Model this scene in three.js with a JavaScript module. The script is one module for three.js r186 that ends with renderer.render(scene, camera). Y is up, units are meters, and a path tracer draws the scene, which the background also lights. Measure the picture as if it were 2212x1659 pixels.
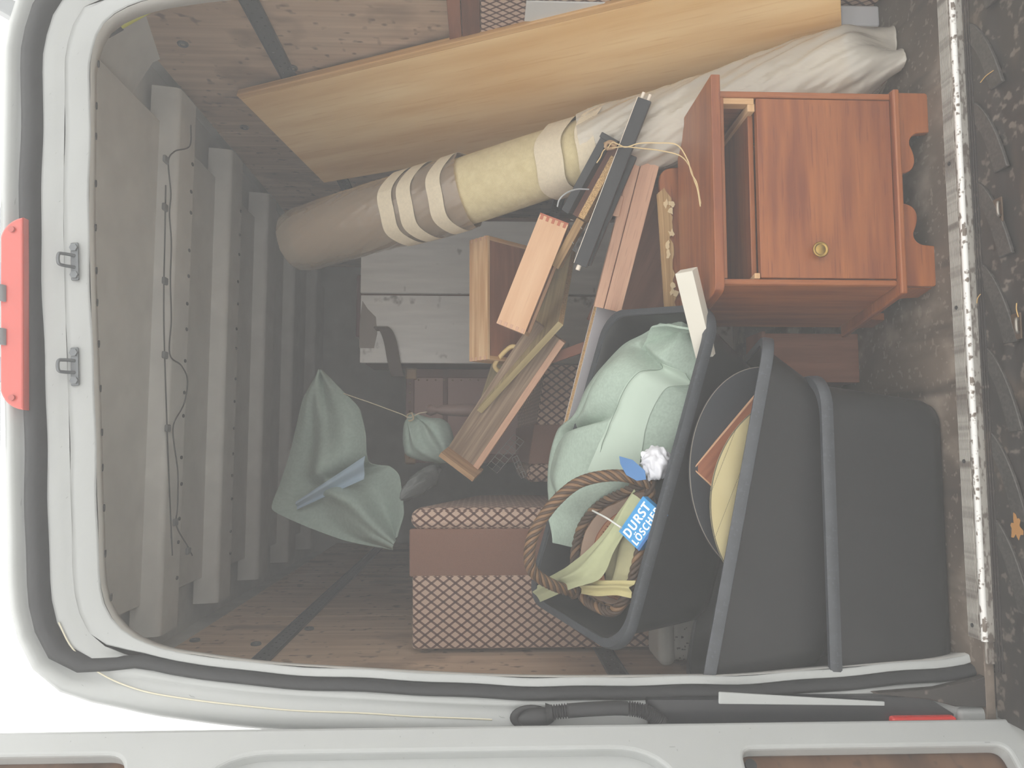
import * as THREE from 'three';
import { RoundedBoxGeometry } from 'three/addons/geometries/RoundedBoxGeometry.js';
import { mergeGeometries, mergeVertices, toCreasedNormals } from 'three/addons/utils/BufferGeometryUtils.js';
import { FontLoader } from 'three/addons/loaders/FontLoader.js';
import { TextGeometry } from 'three/addons/geometries/TextGeometry.js';

// ---------------------------------------------------------------- camera, sky, exposure
const scene = new THREE.Scene();
const V = (x, y, z) => new THREE.Vector3(x, y, z);
const FOCAL = 1650, CX = 1106, CY = 829.5;
const EYE = V(-0.275, 0.995, 1.53);              // phone held on its side, 1.5 m behind the open rear doors
const intoVan = V(-63, -140.5, -FOCAL).normalize();
const camDown = V(1, 0, 0).addScaledVector(intoVan, -intoVan.x).normalize();
const wy = camDown.clone().negate(), wz = intoVan.clone().negate(), wx = wy.clone().cross(wz);
const camera = new THREE.PerspectiveCamera(2 * Math.atan(829.5 / FOCAL) * 180 / Math.PI, 2212 / 1659, 0.02, 200);
camera.position.copy(EYE);
camera.quaternion.setFromRotationMatrix(new THREE.Matrix4().makeBasis(V(wx.x, wy.x, wz.x), V(wx.y, wy.y, wz.y), V(wx.z, wy.z, wz.z)));
scene.add(camera);
scene.background = new THREE.Color().setRGB(1.0, 0.985, 0.955);   // bright overcast sky
scene.backgroundIntensity = 1.0;
scene.environment = null;
scene.fog = new THREE.FogExp2(new THREE.Color().setRGB(1, 1, 1), 0.088);
const renderer = new THREE.WebGLRenderer();
renderer.toneMapping = THREE.LinearToneMapping;
renderer.toneMappingExposure = 2.6;
renderer.shadowMap.enabled = true;

// ---------------------------------------------------------------- helpers
function ray(px, py) {
  const c = V(px - CX, -(py - CY), -FOCAL);
  const w = V(c.dot(wx), c.dot(wy), c.dot(wz));
  return w.divideScalar(-w.z);
}
const atZ = (px, py, z) => EYE.clone().addScaledVector(ray(px, py), EYE.z - z);
const atX = (px, py, x) => { const r = ray(px, py); return EYE.clone().addScaledVector(r, (x - EYE.x) / r.x); };
const atY = (px, py, y) => { const r = ray(px, py); return EYE.clone().addScaledVector(r, (y - EYE.y) / r.y); };
let seed = 7;
const rnd = () => { seed = (seed * 1664525 + 1013904223) >>> 0; return seed / 4294967296; };
const rr = (a, b) => a + (b - a) * rnd();
const clamp = (x, a = 0, b = 1) => Math.min(b, Math.max(a, x));
const sm = (a, b, x) => { const t = clamp((x - a) / (b - a)); return t * t * (3 - 2 * t); };
const mixn = (a, b, t) => a + (b - a) * t;
function hash(x, y, s) { let h = (x * 374761393 + y * 668265263 + s * 982451653) | 0; h = Math.imul(h ^ (h >>> 13), 1274126177); return ((h ^ (h >>> 16)) >>> 0) / 4294967296; }
function vnoise(x, y, px, py, s) {                // value noise, tiling after px, py cells
  const xi = Math.floor(x), yi = Math.floor(y), fx = x - xi, fy = y - yi, m = (a, n) => ((a % n) + n) % n;
  const u = fx * fx * (3 - 2 * fx), v = fy * fy * (3 - 2 * fy);
  const a = hash(m(xi, px), m(yi, py), s), b = hash(m(xi + 1, px), m(yi, py), s), c = hash(m(xi, px), m(yi + 1, py), s), d = hash(m(xi + 1, px), m(yi + 1, py), s);
  return (a + (b - a) * u) + ((c + (d - c) * u) - (a + (b - a) * u)) * v;
}
function fbm(u, v, cu, cv, s, oct = 4) { let a = 0, w = 0.5, t = 0; for (let i = 0; i < oct; i++) { a += w * vnoise(u * cu, v * cv, cu, cv, s + i); t += w; cu *= 2; cv *= 2; w *= 0.5; } return a / t; }
function tex(w, h, fn, srgb = true) {             // fn(u, v) -> [r, g, b] as 0..1 sRGB values
  const d = new Uint8Array(w * h * 4);
  for (let j = 0; j < h; j++) for (let i = 0; i < w; i++) {
    const c = fn((i + 0.5) / w, (j + 0.5) / h), k = (j * w + i) * 4;
    d[k] = clamp(c[0]) * 255; d[k + 1] = clamp(c[1]) * 255; d[k + 2] = clamp(c[2]) * 255; d[k + 3] = 255;
  }
  const t = new THREE.DataTexture(d, w, h); t.wrapS = t.wrapT = THREE.RepeatWrapping; t.magFilter = THREE.LinearFilter; t.minFilter = THREE.LinearMipmapLinearFilter; t.generateMipmaps = true;
  if (srgb) t.colorSpace = THREE.SRGBColorSpace;
  t.needsUpdate = true; return t;
}
const hex = (h) => [(h >> 16 & 255) / 255, (h >> 8 & 255) / 255, (h & 255) / 255];
const mix3 = (a, b, t) => [mixn(a[0], b[0], t), mixn(a[1], b[1], t), mixn(a[2], b[2], t)];
function per(t, su, sv) { t.repeat.set(1 / su, 1 / sv); return t; }   // uv are metres: the tile is su by sv metres
function mat(color, rough = 0.8, o = {}) {
  const m = new THREE.MeshPhysicalMaterial({ color: new THREE.Color(color), roughness: rough, metalness: 0, side: THREE.DoubleSide, ...o });
  return m;
}
function woodTex(dark, light, s, { w = 0.5, l = 1.2, pores = 0.25, bands = 14, contrast = 1 } = {}) {   // grain runs along u
  const a = hex(dark), b = hex(light);
  const t = tex(512, 256, (u, v) => {
    const warp = fbm(u, v, 2, 3, s, 3) * 1.6;
    const g = fbm(u, v + warp * 0.04, 3, bands * 2, s + 9, 4);
    const f = fbm(u, v, 10, 128, s + 20, 2);
    const p = f > 0.66 ? (f - 0.66) * 3 * pores : 0;
    const t2 = clamp(0.5 + (g - 0.5) * 1.7 * contrast + (fbm(u, v, 2, 2, s + 40, 3) - 0.5) * 0.5 * contrast - p * 1.4);
    return mix3(a, b, t2);
  });
  return per(t, l, w);
}
function setUV(g) {                                // planar uv in metres, long side of the box along u
  g = g.index ? g.toNonIndexed() : g; g.computeBoundingBox();
  const s = g.boundingBox.getSize(V(0, 0, 0)), p = g.attributes.position, uv = new Float32Array(p.count * 2);
  const dims = [s.x, s.y, s.z], a = V(), b = V(), c = V(), n = V();
  for (let i = 0; i < p.count; i += 3) {
    a.fromBufferAttribute(p, i); b.fromBufferAttribute(p, i + 1); c.fromBufferAttribute(p, i + 2);
    n.copy(b).sub(a).cross(c.clone().sub(a));
    const ab = [Math.abs(n.x), Math.abs(n.y), Math.abs(n.z)], k = ab.indexOf(Math.max(...ab));
    let ax = [0, 1, 2].filter((q) => q !== k); if (dims[ax[1]] > dims[ax[0]]) ax = [ax[1], ax[0]];
    [a, b, c].forEach((q, m) => { const e = [q.x, q.y, q.z]; uv[(i + m) * 2] = e[ax[0]]; uv[(i + m) * 2 + 1] = e[ax[1]] + k * 0.37; });
  }
  g.setAttribute('uv', new THREE.BufferAttribute(uv, 2));
  return g;
}
function box(w, h, d, r = 0.002) { return setUV(new RoundedBoxGeometry(w, h, d, 1, Math.min(r, w / 2.1, h / 2.1, d / 2.1))); }
function boxAt(x, y, z, w, h, d, r) { const g = box(w, h, d, r); g.translate(x, y, z); return g; }
function shift(g, du, dv) { const u = g.attributes.uv; for (let i = 0; i < u.count; i++) u.setXY(i, u.getX(i) + du, u.getY(i) + dv); return g; }
function loft(rows, closed = false, scaleUV = true) {   // rows of equally many points; smooth
  const n = rows[0].length, pos = [], uv = [], idx = [];
  let vacc = 0;
  rows.forEach((r, j) => {
    if (j) vacc += r[Math.floor(n / 2)].distanceTo(rows[j - 1][Math.floor(n / 2)]);
    let u = 0; r.forEach((p, i) => { if (i) u += p.distanceTo(r[i - 1]); pos.push(p.x, p.y, p.z); uv.push(scaleUV ? u : i / (n - 1), scaleUV ? vacc : j / (rows.length - 1)); });
  });
  for (let j = 0; j < rows.length - 1; j++) for (let i = 0; i < n - (closed ? 0 : 1); i++) {
    const a = j * n + i, b = j * n + (i + 1) % n, c = a + n, d = b + n; idx.push(a, b, d, a, d, c);
  }
  const g = new THREE.BufferGeometry();
  g.setAttribute('position', new THREE.Float32BufferAttribute(pos, 3)); g.setAttribute('uv', new THREE.Float32BufferAttribute(uv, 2)); g.setIndex(idx); g.computeVertexNormals();
  return g;
}
function sheet(nu, nv, fn, thick = 0) {            // a surface fn(u, v) -> Vector3; with a thickness it becomes a closed skin
  const rows = []; for (let j = 0; j <= nv; j++) { const r = []; for (let i = 0; i <= nu; i++) r.push(fn(i / nu, j / nv)); rows.push(r); }
  const g = loft(rows); if (!thick) return g;
  const nn = g.attributes.normal, w = nu + 1;
  const back = rows.map((r, j) => r.map((p, i) => p.clone().addScaledVector(V(nn.getX(j * w + i), nn.getY(j * w + i), nn.getZ(j * w + i)), -thick)));
  const g2 = loft(back.map((r) => r.slice().reverse()));
  const e = [loft([rows[0], back[0]]), loft([rows[nv], back[nv]]), loft([rows.map((r) => r[0]), back.map((r) => r[0])]), loft([rows.map((r) => r[nu]), back.map((r) => r[nu])])];
  return mergeGeometries([g, g2, ...e]);
}
function tube(pts, r, seg = 0, rad = 8, closed = false) {
  const c = new THREE.CatmullRomCurve3(pts, closed); return new THREE.TubeGeometry(c, seg || pts.length * 6, r, rad, closed);
}
const used = {};
function numbered(name) { used[name] = (used[name] ?? -1) + 1; return used[name] ? name + '_' + String(used[name]).padStart(3, '0') : name; }
function part(name, geo, m, parent) { const o = new THREE.Mesh(Array.isArray(geo) ? mergeGeometries(geo.map(flat)) : geo, m); o.name = name; o.castShadow = o.receiveShadow = true; parent.add(o); return o; }
function flat(g) { g = g.index ? g.toNonIndexed() : g; for (const k of Object.keys(g.attributes)) if (!['position', 'normal', 'uv'].includes(k)) g.deleteAttribute(k); return g; }
function thing(name, label, category, pos = V(0, 0, 0), group) { const o = new THREE.Group(); o.name = numbered(name); o.position.copy(pos); o.userData = { label, category }; if (group) o.userData.group = group; scene.add(o); return o; }
function solo(name, geo, m, label, category, group) { const o = part(numbered(name), geo, m, scene); o.userData = { label, category }; if (group) o.userData.group = group; return o; }
function struct(name, geo, m) { const o = part(numbered(name), geo, m, scene); o.userData = { kind: 'structure' }; return o; }
// a frame from three corners of a face: x along p0->p1, y towards p2, z out of the face
function frame(p0, p1, p2) {
  const x = p1.clone().sub(p0), L = x.length(); x.normalize();
  const y = p2.clone().sub(p0); y.addScaledVector(x, -y.dot(x)); const W = y.length(); y.normalize();
  let z = x.clone().cross(y); const out = EYE.clone().sub(p0).dot(z) > 0;
  return { L, W, x, y, z, flip: !out, m: new THREE.Matrix4().makeBasis(x, y, z).setPosition(p0) };
}
function slab(p0, p1, p2, t, r = 0.0015) {         // board whose front face has these corners; its thickness lies behind the face
  const f = frame(p0, p1, p2), g = box(f.L, f.W, t, r); g.translate(f.L / 2, f.W / 2, f.flip ? t / 2 : -t / 2); g.applyMatrix4(f.m); g.userData = f; return g;
}

// ---------------------------------------------------------------- materials of the van
const speck = (s, lo, hi, cells = 24, o = 4) => tex(256, 256, (u, v) => { const n = fbm(u, v, cells, cells, s, o); const c = mixn(lo, hi, n); return [c, c, c]; });
const mPaint = mat(0xb0b3b3, 0.45, { map: per(tex(512, 512, (u, v) => { const n = fbm(u, v, 5, 5, 3, 5), d = vnoise(u * 90, v * 90, 90, 90, 8); const k = 0.95 + 0.05 * n - (d > 0.985 ? 0.2 : 0); return [k, k, k * 0.995]; }), 0.6, 0.6), clearcoat: 0.15 });
const mPrimer = mat(0xe2e1dc, 0.7, { map: per(speck(12, 0.9, 1.0, 8), 0.6, 0.6) });
const mRubber = mat(0x2b2d2f, 0.6, { map: per(speck(15, 0.75, 1.0, 30), 0.3, 0.3) });
const mBlackPlastic = mat(0x1d1e20, 0.55);
const mPly = mat(0xffffff, 0.8, { map: per(tex(1024, 512, (u, v) => {
  const g = fbm(u, v, 5, 60, 31, 4), b = fbm(u, v, 5, 4, 37, 4), c = fbm(u, v, 9, 7, 44, 4), sp = fbm(u, v, 60, 40, 50, 2);
  let k = mix3(hex(0xa68a70), hex(0xcbb095), clamp(0.5 + (g - 0.5) * 1.0 + (b - 0.5) * 0.9));
  if (c > 0.62) k = mix3(k, hex(0x6d5643), clamp((c - 0.62) * 5) * 0.5);
  if (sp > 0.72) k = mix3(k, hex(0x5b4738), clamp((sp - 0.72) * 6) * 0.6);
  return k; }), 1.6, 0.9) });
const mFloor = mat(0xffffff, 0.75, { map: per(tex(1024, 1024, (u, v) => {
  const b = fbm(u, v, 5, 5, 61, 5), c = fbm(u, v, 9, 12, 67, 5), d = fbm(u, v, 110, 110, 70, 2), e = fbm(u, v, 3, 20, 75, 4);
  let k = mix3(hex(0x4b4038), hex(0x6e6054), clamp((b - 0.25) * 1.6));
  k = mix3(k, hex(0x9a8d80), sm(0.44, 0.75, c) * 0.8);
  k = mix3(k, hex(0x2c2521), sm(0.58, 0.8, e) * 0.55);
  k = mix3(k, hex(0x9b8f82), sm(0.70, 0.8, d) * 0.5);
  return k; }), 1.1, 1.1), bumpMap: per(speck(77, 0, 1, 30), 0.5, 0.5), bumpScale: 0.0008 });
const mSteel = mat(0x55585a, 0.55, { metalness: 0.5 });
const mAlu = mat(0xffffff, 0.45, { metalness: 0.25, map: per(tex(512, 256, (u, v) => { const n = fbm(u, v, 40, 20, 81, 4), m = fbm(u, v, 12, 4, 84, 4); return mix3(hex(0xb4b0a8), hex(0x6a6058), clamp(sm(0.5, 0.72, n) * 0.8 + sm(0.55, 0.8, m) * 0.5)); }), 0.5, 0.1) });
const mNosing = mat(0xffffff, 0.5, { map: per(tex(1024, 128, (u, v) => { const n = fbm(u, v, 90, 8, 85, 4), m = fbm(u, v, 20, 3, 88, 4); return mix3(hex(0xe9e8e4), hex(0x70645a), sm(0.56, 0.68, n * 0.7 + m * 0.3)); }), 0.8, 0.08) });
const mStep = mat(0xffffff, 0.5, { map: per(tex(1024, 512, (u, v) => {
  const a = fbm(u, v, 10, 10, 91, 5), b = fbm(u, v, 60, 30, 94, 3), c = fbm(u, v, 4, 4, 98, 4);
  let k = mix3(hex(0x262321), hex(0x3b3531), a);
  k = mix3(k, hex(0x8f857a), sm(0.60, 0.70, b * 0.55 + c * 0.45) * 0.6);
  return mix3(k, hex(0x54463a), sm(0.55, 0.8, fbm(u, v, 7, 9, 99, 4)) * 0.6); }), 0.9, 0.45) });
const mLining = mat(0x94806f, 0.85, { map: mPly.map });
const mHole = mat(0x3a3a3a, 0.9);
const mGround = mat(0xffffff, 0.95, { map: per(tex(256, 256, (u, v) => { const n = fbm(u, v, 50, 50, 101, 3), b = fbm(u, v, 4, 4, 105, 3), k = 0.62 + 0.12 * n + 0.06 * b; return [k, k * 0.99, k * 0.96]; }), 1.2, 1.2) });

// ---------------------------------------------------------------- the van
{
  const g = new THREE.CircleGeometry(5, 48); g.rotateX(-Math.PI / 2); g.translate(0, -0.62, 0.6);
  const u = g.attributes.uv; for (let i = 0; i < u.count; i++) u.setXY(i, u.getX(i) * 10, u.getY(i) * 10);
  struct('ground', g, mGround);
}
struct('floor', (() => { const g = boxAt(0, -0.01, -1.6, 1.76, 0.02, 3.22, 0.002); return g; })(), mFloor);

const E1 = [[-0.5, -0.078], [-0.6, -0.076], [-0.662, -0.055], [-0.689, -0.015], [-0.703, 0.05], [-0.712, 0.18], [-0.723, 0.344], [-0.731, 0.467], [-0.732, 0.6], [-0.731, 0.816], [-0.727, 0.972], [-0.709, 1.272], [-0.698, 1.421], [-0.682, 1.543], [-0.663, 1.645], [-0.63, 1.707], [-0.576, 1.744], [-0.403, 1.764], [-0.199, 1.779], [0.024, 1.797], [0.2, 1.809], [0.359, 1.815], [0.473, 1.819], [0.544, 1.821], [0.619, 1.799], [0.662, 1.735], [0.69, 1.62], [0.71, 1.47], [0.735, 1.3], [0.765, 1.0], [0.785, 0.8], [0.80, 0.6], [0.80, 0.4], [0.80, 0.17], [0.795, 0.05], [0.78, -0.015], [0.755, -0.055], [0.7, -0.076], [0.6, -0.078]];
const lip = new THREE.CatmullRomCurve3(E1.map(([x, y]) => V(x, y, 0))).getSpacedPoints(170);
const lipN = lip.map((p, i) => { const a = lip[Math.max(0, i - 1)], b = lip[Math.min(lip.length - 1, i + 1)]; const t = b.clone().sub(a).normalize(); return V(-t.y, t.x, 0); });   // outward
const topw = lip.map((p, i) => sm(0.25, 0.85, lipN[i].y));
const wob = (i) => 0.0012 * Math.sin(i * 0.9) + 0.001 * Math.sin(i * 0.37 + 1);
// [offset beside, offset above, z beside, z above]
const ring = ([os, ot, zs, zt], w = 0) => lip.map((p, i) => p.clone().addScaledVector(lipN[i], mixn(os, ot, topw[i]) + w * wob(i)).setZ(mixn(zs, zt, topw[i])));
const deep = (r, X, Y) => ring(r).map((p, i) => V(Math.sign(p.x) * mixn(Math.abs(p.x), X + (p.x > 0 ? 0.03 : 0), 1 - topw[i]), mixn(p.y, Math.max(p.y, Y), topw[i]), p.z));   // the body widens behind the rear pillars
const rings = (list, w = 0) => loft(list.map((r) => r.length > 4 ? deep(r, r[4], r[5]) : ring(r, w)));
{
  const fr = struct('trim_1', rings([[0.17, 0.22, -0.67, -0.67, 0.905, 2.03], [0.13, 0.19, -0.29, -0.30, 0.865, 2.0], [0.09, 0.12, -0.125, -0.12], [0.012, 0.014, -0.10, -0.10], [0.0, 0.0, -0.05, -0.06], [0.0, 0.0, -0.04, -0.045]]), mPrimer);
  part('flange', rings([[0.0, 0.0, -0.04, -0.045], [0.0015, 0.002, -0.036, -0.04], [0.013, 0.034, -0.032, -0.03], [0.0155, 0.038, -0.034, -0.03], [0.0165, 0.042, -0.05, -0.026]], 1), mPaint, fr);
  part('jamb', rings([[0.030, 0.042, -0.05, -0.026], [0.030, 0.055, -0.03, -0.02], [0.034, 0.072, -0.025, -0.012], [0.044, 0.084, -0.018, -0.014], [0.05, 0.10, -0.016, -0.02], [0.058, 0.118, -0.022, -0.012], [0.068, 0.124, -0.012, -0.004], [0.082, 0.130, -0.006, 0.004], [0.098, 0.135, -0.004, 0.008], [0.110, 0.140, -0.01, 0.008], [0.118, 0.148, -0.02, 0.004], [0.128, 0.156, -0.05, -0.02], [0.134, 0.17, -0.1, -0.1], [0.15, 0.19, -0.2, -0.2], [0.195, 0.245, -0.30, -0.64, 0.885, 2.05], [0.22, 0.275, -0.70, -0.70, 0.94, 2.07]]), mPaint, fr);
  // weld bead in the channel of the left jamb
  const bead = [], n0 = lip.findIndex((p) => p.y > 0.95), n1 = lip.findIndex((p) => p.y > 1.735);
  for (let i = n0; i <= n1; i++) bead.push(lip[i].clone().addScaledVector(lipN[i], 0.0735 + wob(i) * 0.6).setZ(-0.0085));
  part('sealant_bead', tube(bead, 0.0016, 160, 5), mat(0xd9d3bd, 0.7), fr);
}
struct('trim_2', rings([[0.0165, 0.078, -0.045, -0.02], [0.0165, 0.08, -0.03, -0.004], [0.02, 0.088, -0.02, 0.008], [0.03, 0.10, -0.014, 0.012], [0.037, 0.112, -0.018, 0.006], [0.0385, 0.118, -0.028, -0.008], [0.0385, 0.118, -0.05, -0.03]], 1), mRubber);
// outer skin below the opening and the plywood-lined walls
function wall(name, sx) {
  const X = sx < 0 ? -0.85 : 0.87, w = struct(name, boxAt(X + sx * 0.065, 0.95, -1.985, 0.02, 2.3, 2.65, 0.004), mPrimer);
  const seams = [[-0.36, -1.19], [-1.196, -2.1], [-2.106, -3.25]];
  seams.forEach(([z0, z1], k) => {
    part('panel', (() => { const g = boxAt(X + sx * 0.006, sx < 0 ? 0.955 : 0.985, (z0 + z1) / 2, 0.012, sx < 0 ? 1.87 : 1.95, z0 - z1, 0.0015); return shift(g, k * 0.7 + sx, k * 0.23); })(), mPly, w);
  });
  for (const y of [1.595, 0.65]) {                 // perforated lashing tracks
    const s = new THREE.Shape(); s.moveTo(0, -0.023); s.lineTo(2.95, -0.023); s.lineTo(2.95, 0.023); s.lineTo(0, 0.023);
    for (let i = 0; i < 72; i++) for (const o of [-0.009, 0.009]) { const hx = 0.03 + i * 0.04 + (o > 0 ? 0.02 : 0), p = new THREE.Path(); p.absarc(hx, o, 0.0038, 0, 7, true); s.holes.push(p); }
    const g = new THREE.ExtrudeGeometry(s, { depth: 0.004, bevelEnabled: false, curveSegments: 4 }); g.rotateY(Math.PI / 2); g.translate(sx < 0 ? X + 0.001 : X - 0.005, y, -0.24);
    const tr = part('lashing_track', g, mSteel, w);
    for (const o of [-0.023, 0.023]) part('track_edge', boxAt(X - sx * 0.005, y + o, -1.715, 0.01, 0.004, 2.95, 0.001), mSteel, tr);
  }
  const W = (px, py) => { const p = atX(px, py, X - sx * 0.003); const r = new THREE.TorusGeometry(0.011, 0.005, 6, 14); r.rotateY(Math.PI / 2); r.translate(p.x, p.y, p.z); const c = new THREE.CylinderGeometry(0.006, 0.006, 0.004, 10); c.rotateZ(Math.PI / 2); c.translate(p.x, p.y, p.z); const o = part('washer', r, mSteel, w); part('screw_head', c, mAlu, o); };
  if (sx > 0) [[395, 95], [632, 147], [528, 275]].forEach((p) => W(...p)); else [[668, 1358], [421, 1383], [553, 1391]].forEach((p) => W(...p));
  return w;
}
wall('wall_left', -1); wall('wall_right', 1);
struct('wall_front', boxAt(0, 0.95, -3.3, 1.95, 2.3, 0.03, 0.004), mPrimer);
{
  const c = struct('ceiling', boxAt(0, 2.05, -1.985, 1.86, 0.02, 2.65, 0.004), mPrimer);
  // roof skin panels between the cross ribs, open dark gap along both sides
  const zs = [-0.86, -1.35, -1.84, -2.33, -2.82];
  let z0 = -0.2;
  for (const z of [...zs, -3.28]) { part('roof_panel', boxAt(0, 1.995, (z0 + z) / 2, 1.46, 0.012, z0 - z - 0.1, 0.003), mPrimer, c); z0 = z; }
  zs.forEach((z, k) => {
    const s = new THREE.Shape(); s.moveTo(-0.09, 0.03); s.lineTo(-0.075, -0.035); s.quadraticCurveTo(-0.07, -0.05, -0.055, -0.05); s.lineTo(0.055, -0.05); s.quadraticCurveTo(0.07, -0.05, 0.075, -0.035); s.lineTo(0.09, 0.03);
    const g = new THREE.ExtrudeGeometry(s, { depth: 1.66, bevelEnabled: false }); g.rotateY(Math.PI / 2); g.translate(-0.82, 1.985, z);
    const rib = part('roof_rib', g, mPrimer, c);
    if (k < 2) for (let i = 0; i < 15; i++) { const h = new THREE.CylinderGeometry(0.006, 0.006, 0.002, 10); h.scale(1, 1, 1.5); h.translate(-0.66 + i * 0.094 + rr(-0.02, 0.02), 1.9345, z - 0.045 + rr(-0.004, 0.004)); part('hole', h, mHole, rib); }
  });
  for (let i = 0; i < 14; i++) { const px = 217 + 3 * Math.sin(i), h = new THREE.CylinderGeometry(0.006, 0.006, 0.003, 10); h.scale(1.3, 1, 1); h.rotateX(0.3); const p = atZ(px, 130 + i * 88 + rr(-18, 18), -0.085); const k = lip.reduce((b, q, j) => Math.abs(q.x - p.x) < Math.abs(lip[b].x - p.x) && q.y > 1.5 ? j : b, 85); h.translate(p.x, lip[k].y + 0.0085, -0.088); part('hole', h, mHole, c); }
  // two thin cables clipped to the first rib
  const yy = 1.9335, wire = (pts) => tube(pts.map(([a, b]) => atY(a, b, yy)), 0.0022, 140, 5);
  const cab = thing('roof_cable', 'thin grey twin cable clipped along the first roof rib', 'cable');
  part('cable', wire([[358, 400], [356, 520], [354, 610], [354, 700], [356, 780], [360, 900], [362, 960], [366, 1060], [372, 1200]]), mat(0x4c4a48, 0.7), cab);
  part('cable', wire([[412, 270], [411, 312], [376, 328], [364, 345], [369, 420], [366, 460], [370, 520], [368, 606], [370, 690], [367, 766], [392, 790], [405, 820], [398, 870], [374, 920], [376, 960], [384, 1020], [383, 1100], [380, 1130], [405, 1180], [415, 1200]]), mat(0x4c4a48, 0.7), cab);
  for (const [a, b] of [[360, 345], [358, 448], [358, 607], [358, 767], [364, 925], [380, 1128], [408, 1190]]) { const p = atY(a, b, yy - 0.003); part('cable_clip', boxAt(p.x, p.y + 0.002, p.z, 0.022, 0.01, 0.03, 0.004), mat(0x77797a, 0.7), cab); }
}

// ---------------------------------------------------------------- sill, bumper step, doors, lamps of the van
{
  const s = struct('trim_3', boxAt(0.05, -0.02, 0.0, 1.50, 0.035, 0.03, 0.003), mAlu);
  part('tread_plate', boxAt(0.055, 0.001, -0.0125, 1.42, 0.003, 0.04, 0.001), mAlu, s);
  for (let i = 0; i < 8; i++) part('tread_rib', boxAt(0.055, 0.0032, -0.029 + i * 0.0044, 1.42, 0.0022, 0.0022, 0.0008), mAlu, s);
  part('nosing', (() => { const g = new THREE.CylinderGeometry(0.0065, 0.0065, 1.42, 12, 1); g.rotateZ(Math.PI / 2); g.translate(0.055, -0.0015, 0.0135); return setUV(g); })(), mNosing, s);
  part('front_lip', boxAt(0.055, -0.016, 0.0165, 1.42, 0.026, 0.006, 0.002), mAlu, s);
  for (const x of [-0.63, -0.30, 0.02, 0.33]) { const g = new THREE.CylinderGeometry(0.0042, 0.0042, 0.0015, 12); g.translate(x, 0.0052, -0.014); part('rivet', g, mHole, s); }
  // plastic bumper with a step: flat treads, long ribs and curved raised pads
  const b = struct('trim_4', sheet(60, 24, (u, v) => {
    const x = mixn(0.86, -0.80, u), z = mixn(0.016, 0.30, v); let y = -0.018;
    y -= sm(0.1, 0.115, z) * 0.006; y -= sm(0.2, 0.3, z) * 0.04;
    return V(x, y, z);
  }, 0.01), mStep);
  for (let i = 0; i < 3; i++) part('rib', boxAt(0, -0.0172, 0.026 + i * 0.0075, 1.42, 0.003, 0.0026, 0.001), mStep, b);
  const mPad = mat(0x56524e, 0.5, { map: per(speck(111, 0.6, 1, 40, 3), 0.2, 0.2) });
  for (let k = -3; k < 5; k++) {                    // curved tread pads
    const s2 = new THREE.Shape(), x = k * 0.17 + 0.05; s2.moveTo(x, 0.05); s2.quadraticCurveTo(x - 0.03, 0.075, x - 0.12, 0.10); s2.lineTo(x - 0.12, 0.135); s2.quadraticCurveTo(x - 0.0, 0.10, x + 0.045, 0.05);
    const g = new THREE.ExtrudeGeometry(s2, { depth: 0.004, bevelEnabled: true, bevelSize: 0.0015, bevelThickness: 0.0015, bevelSegments: 1 }); g.rotateX(Math.PI / 2); g.translate(0, -0.0135, 0);
    part('tread_pad', setUV(g), mPad, b);
  }
  for (const [px, py] of [[2158, 455], [2198, 705]]) {   // two latch plates
    const p = atY(px, py, -0.016), l = thing('door_striker', py < 600 ? 'rusty steel door latch loop on black bumper step beside the brown night stand' : 'wet steel door latch loop on black bumper step in front of the bare floor', 'latch', V(p.x, -0.0165, p.z));
    part('plate', boxAt(0, 0.002, 0, 0.05, 0.004, 0.026, 0.004), mat(0x5d4c3d, 0.55, { metalness: 0.4 }), l);
    part('loop', tube([V(-0.012, 0.002, 0.004), V(-0.012, 0.012, 0.014), V(0, 0.015, 0.017), V(0.012, 0.012, 0.014), V(0.012, 0.002, 0.004)], 0.003, 24, 7), mat(0x9b958c, 0.35, { metalness: 0.7 }), l);
  }
  // litter on the step: straw, a leaf
  const straw = mat(0xc9a66a, 0.8);
  [[2155, 178, 2113, 172, 0], [2118, 635, 2110, 655, 1], [2196, 655, 2200, 685, 2], [2118, 178, 2146, 152, 3]].slice(1).forEach(([a, b2, c, d]) => { const p = atY(a, b2, -0.0125), q = atY(c, d, -0.0105); solo('straw', tube([p, p.clone().lerp(q, 0.5).add(V(0.001, 0.002, 0)), q], 0.0011, 10, 5), straw, b2 < 300 ? 'long dry yellow straw on black step beside carpet roll' : b2 < 650 ? 'dry yellow straw across the white sill nosing' : 'dry straw beside the wet latch loop on the step', 'straw'); });
  const lf = atY(2196, 1140, -0.01), ls = new THREE.Shape(); for (let i = 0; i <= 22; i++) { const a = i / 22 * Math.PI * 2, r = 0.013 * (1 + 0.28 * Math.sin(a * 6) + 0.2 * Math.cos(a * 3)); ls[i ? 'lineTo' : 'moveTo'](Math.cos(a) * r * 1.6, Math.sin(a) * r); }
  const lg = new THREE.ExtrudeGeometry(ls, { depth: 0.0008, bevelEnabled: false }); lg.rotateX(-1.5); lg.translate(lf.x, lf.y, lf.z); solo('dry_leaf', lg, mat(0xa9793f, 0.85), 'small curled brown leaf lying on the black step', 'leaf');
}
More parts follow.
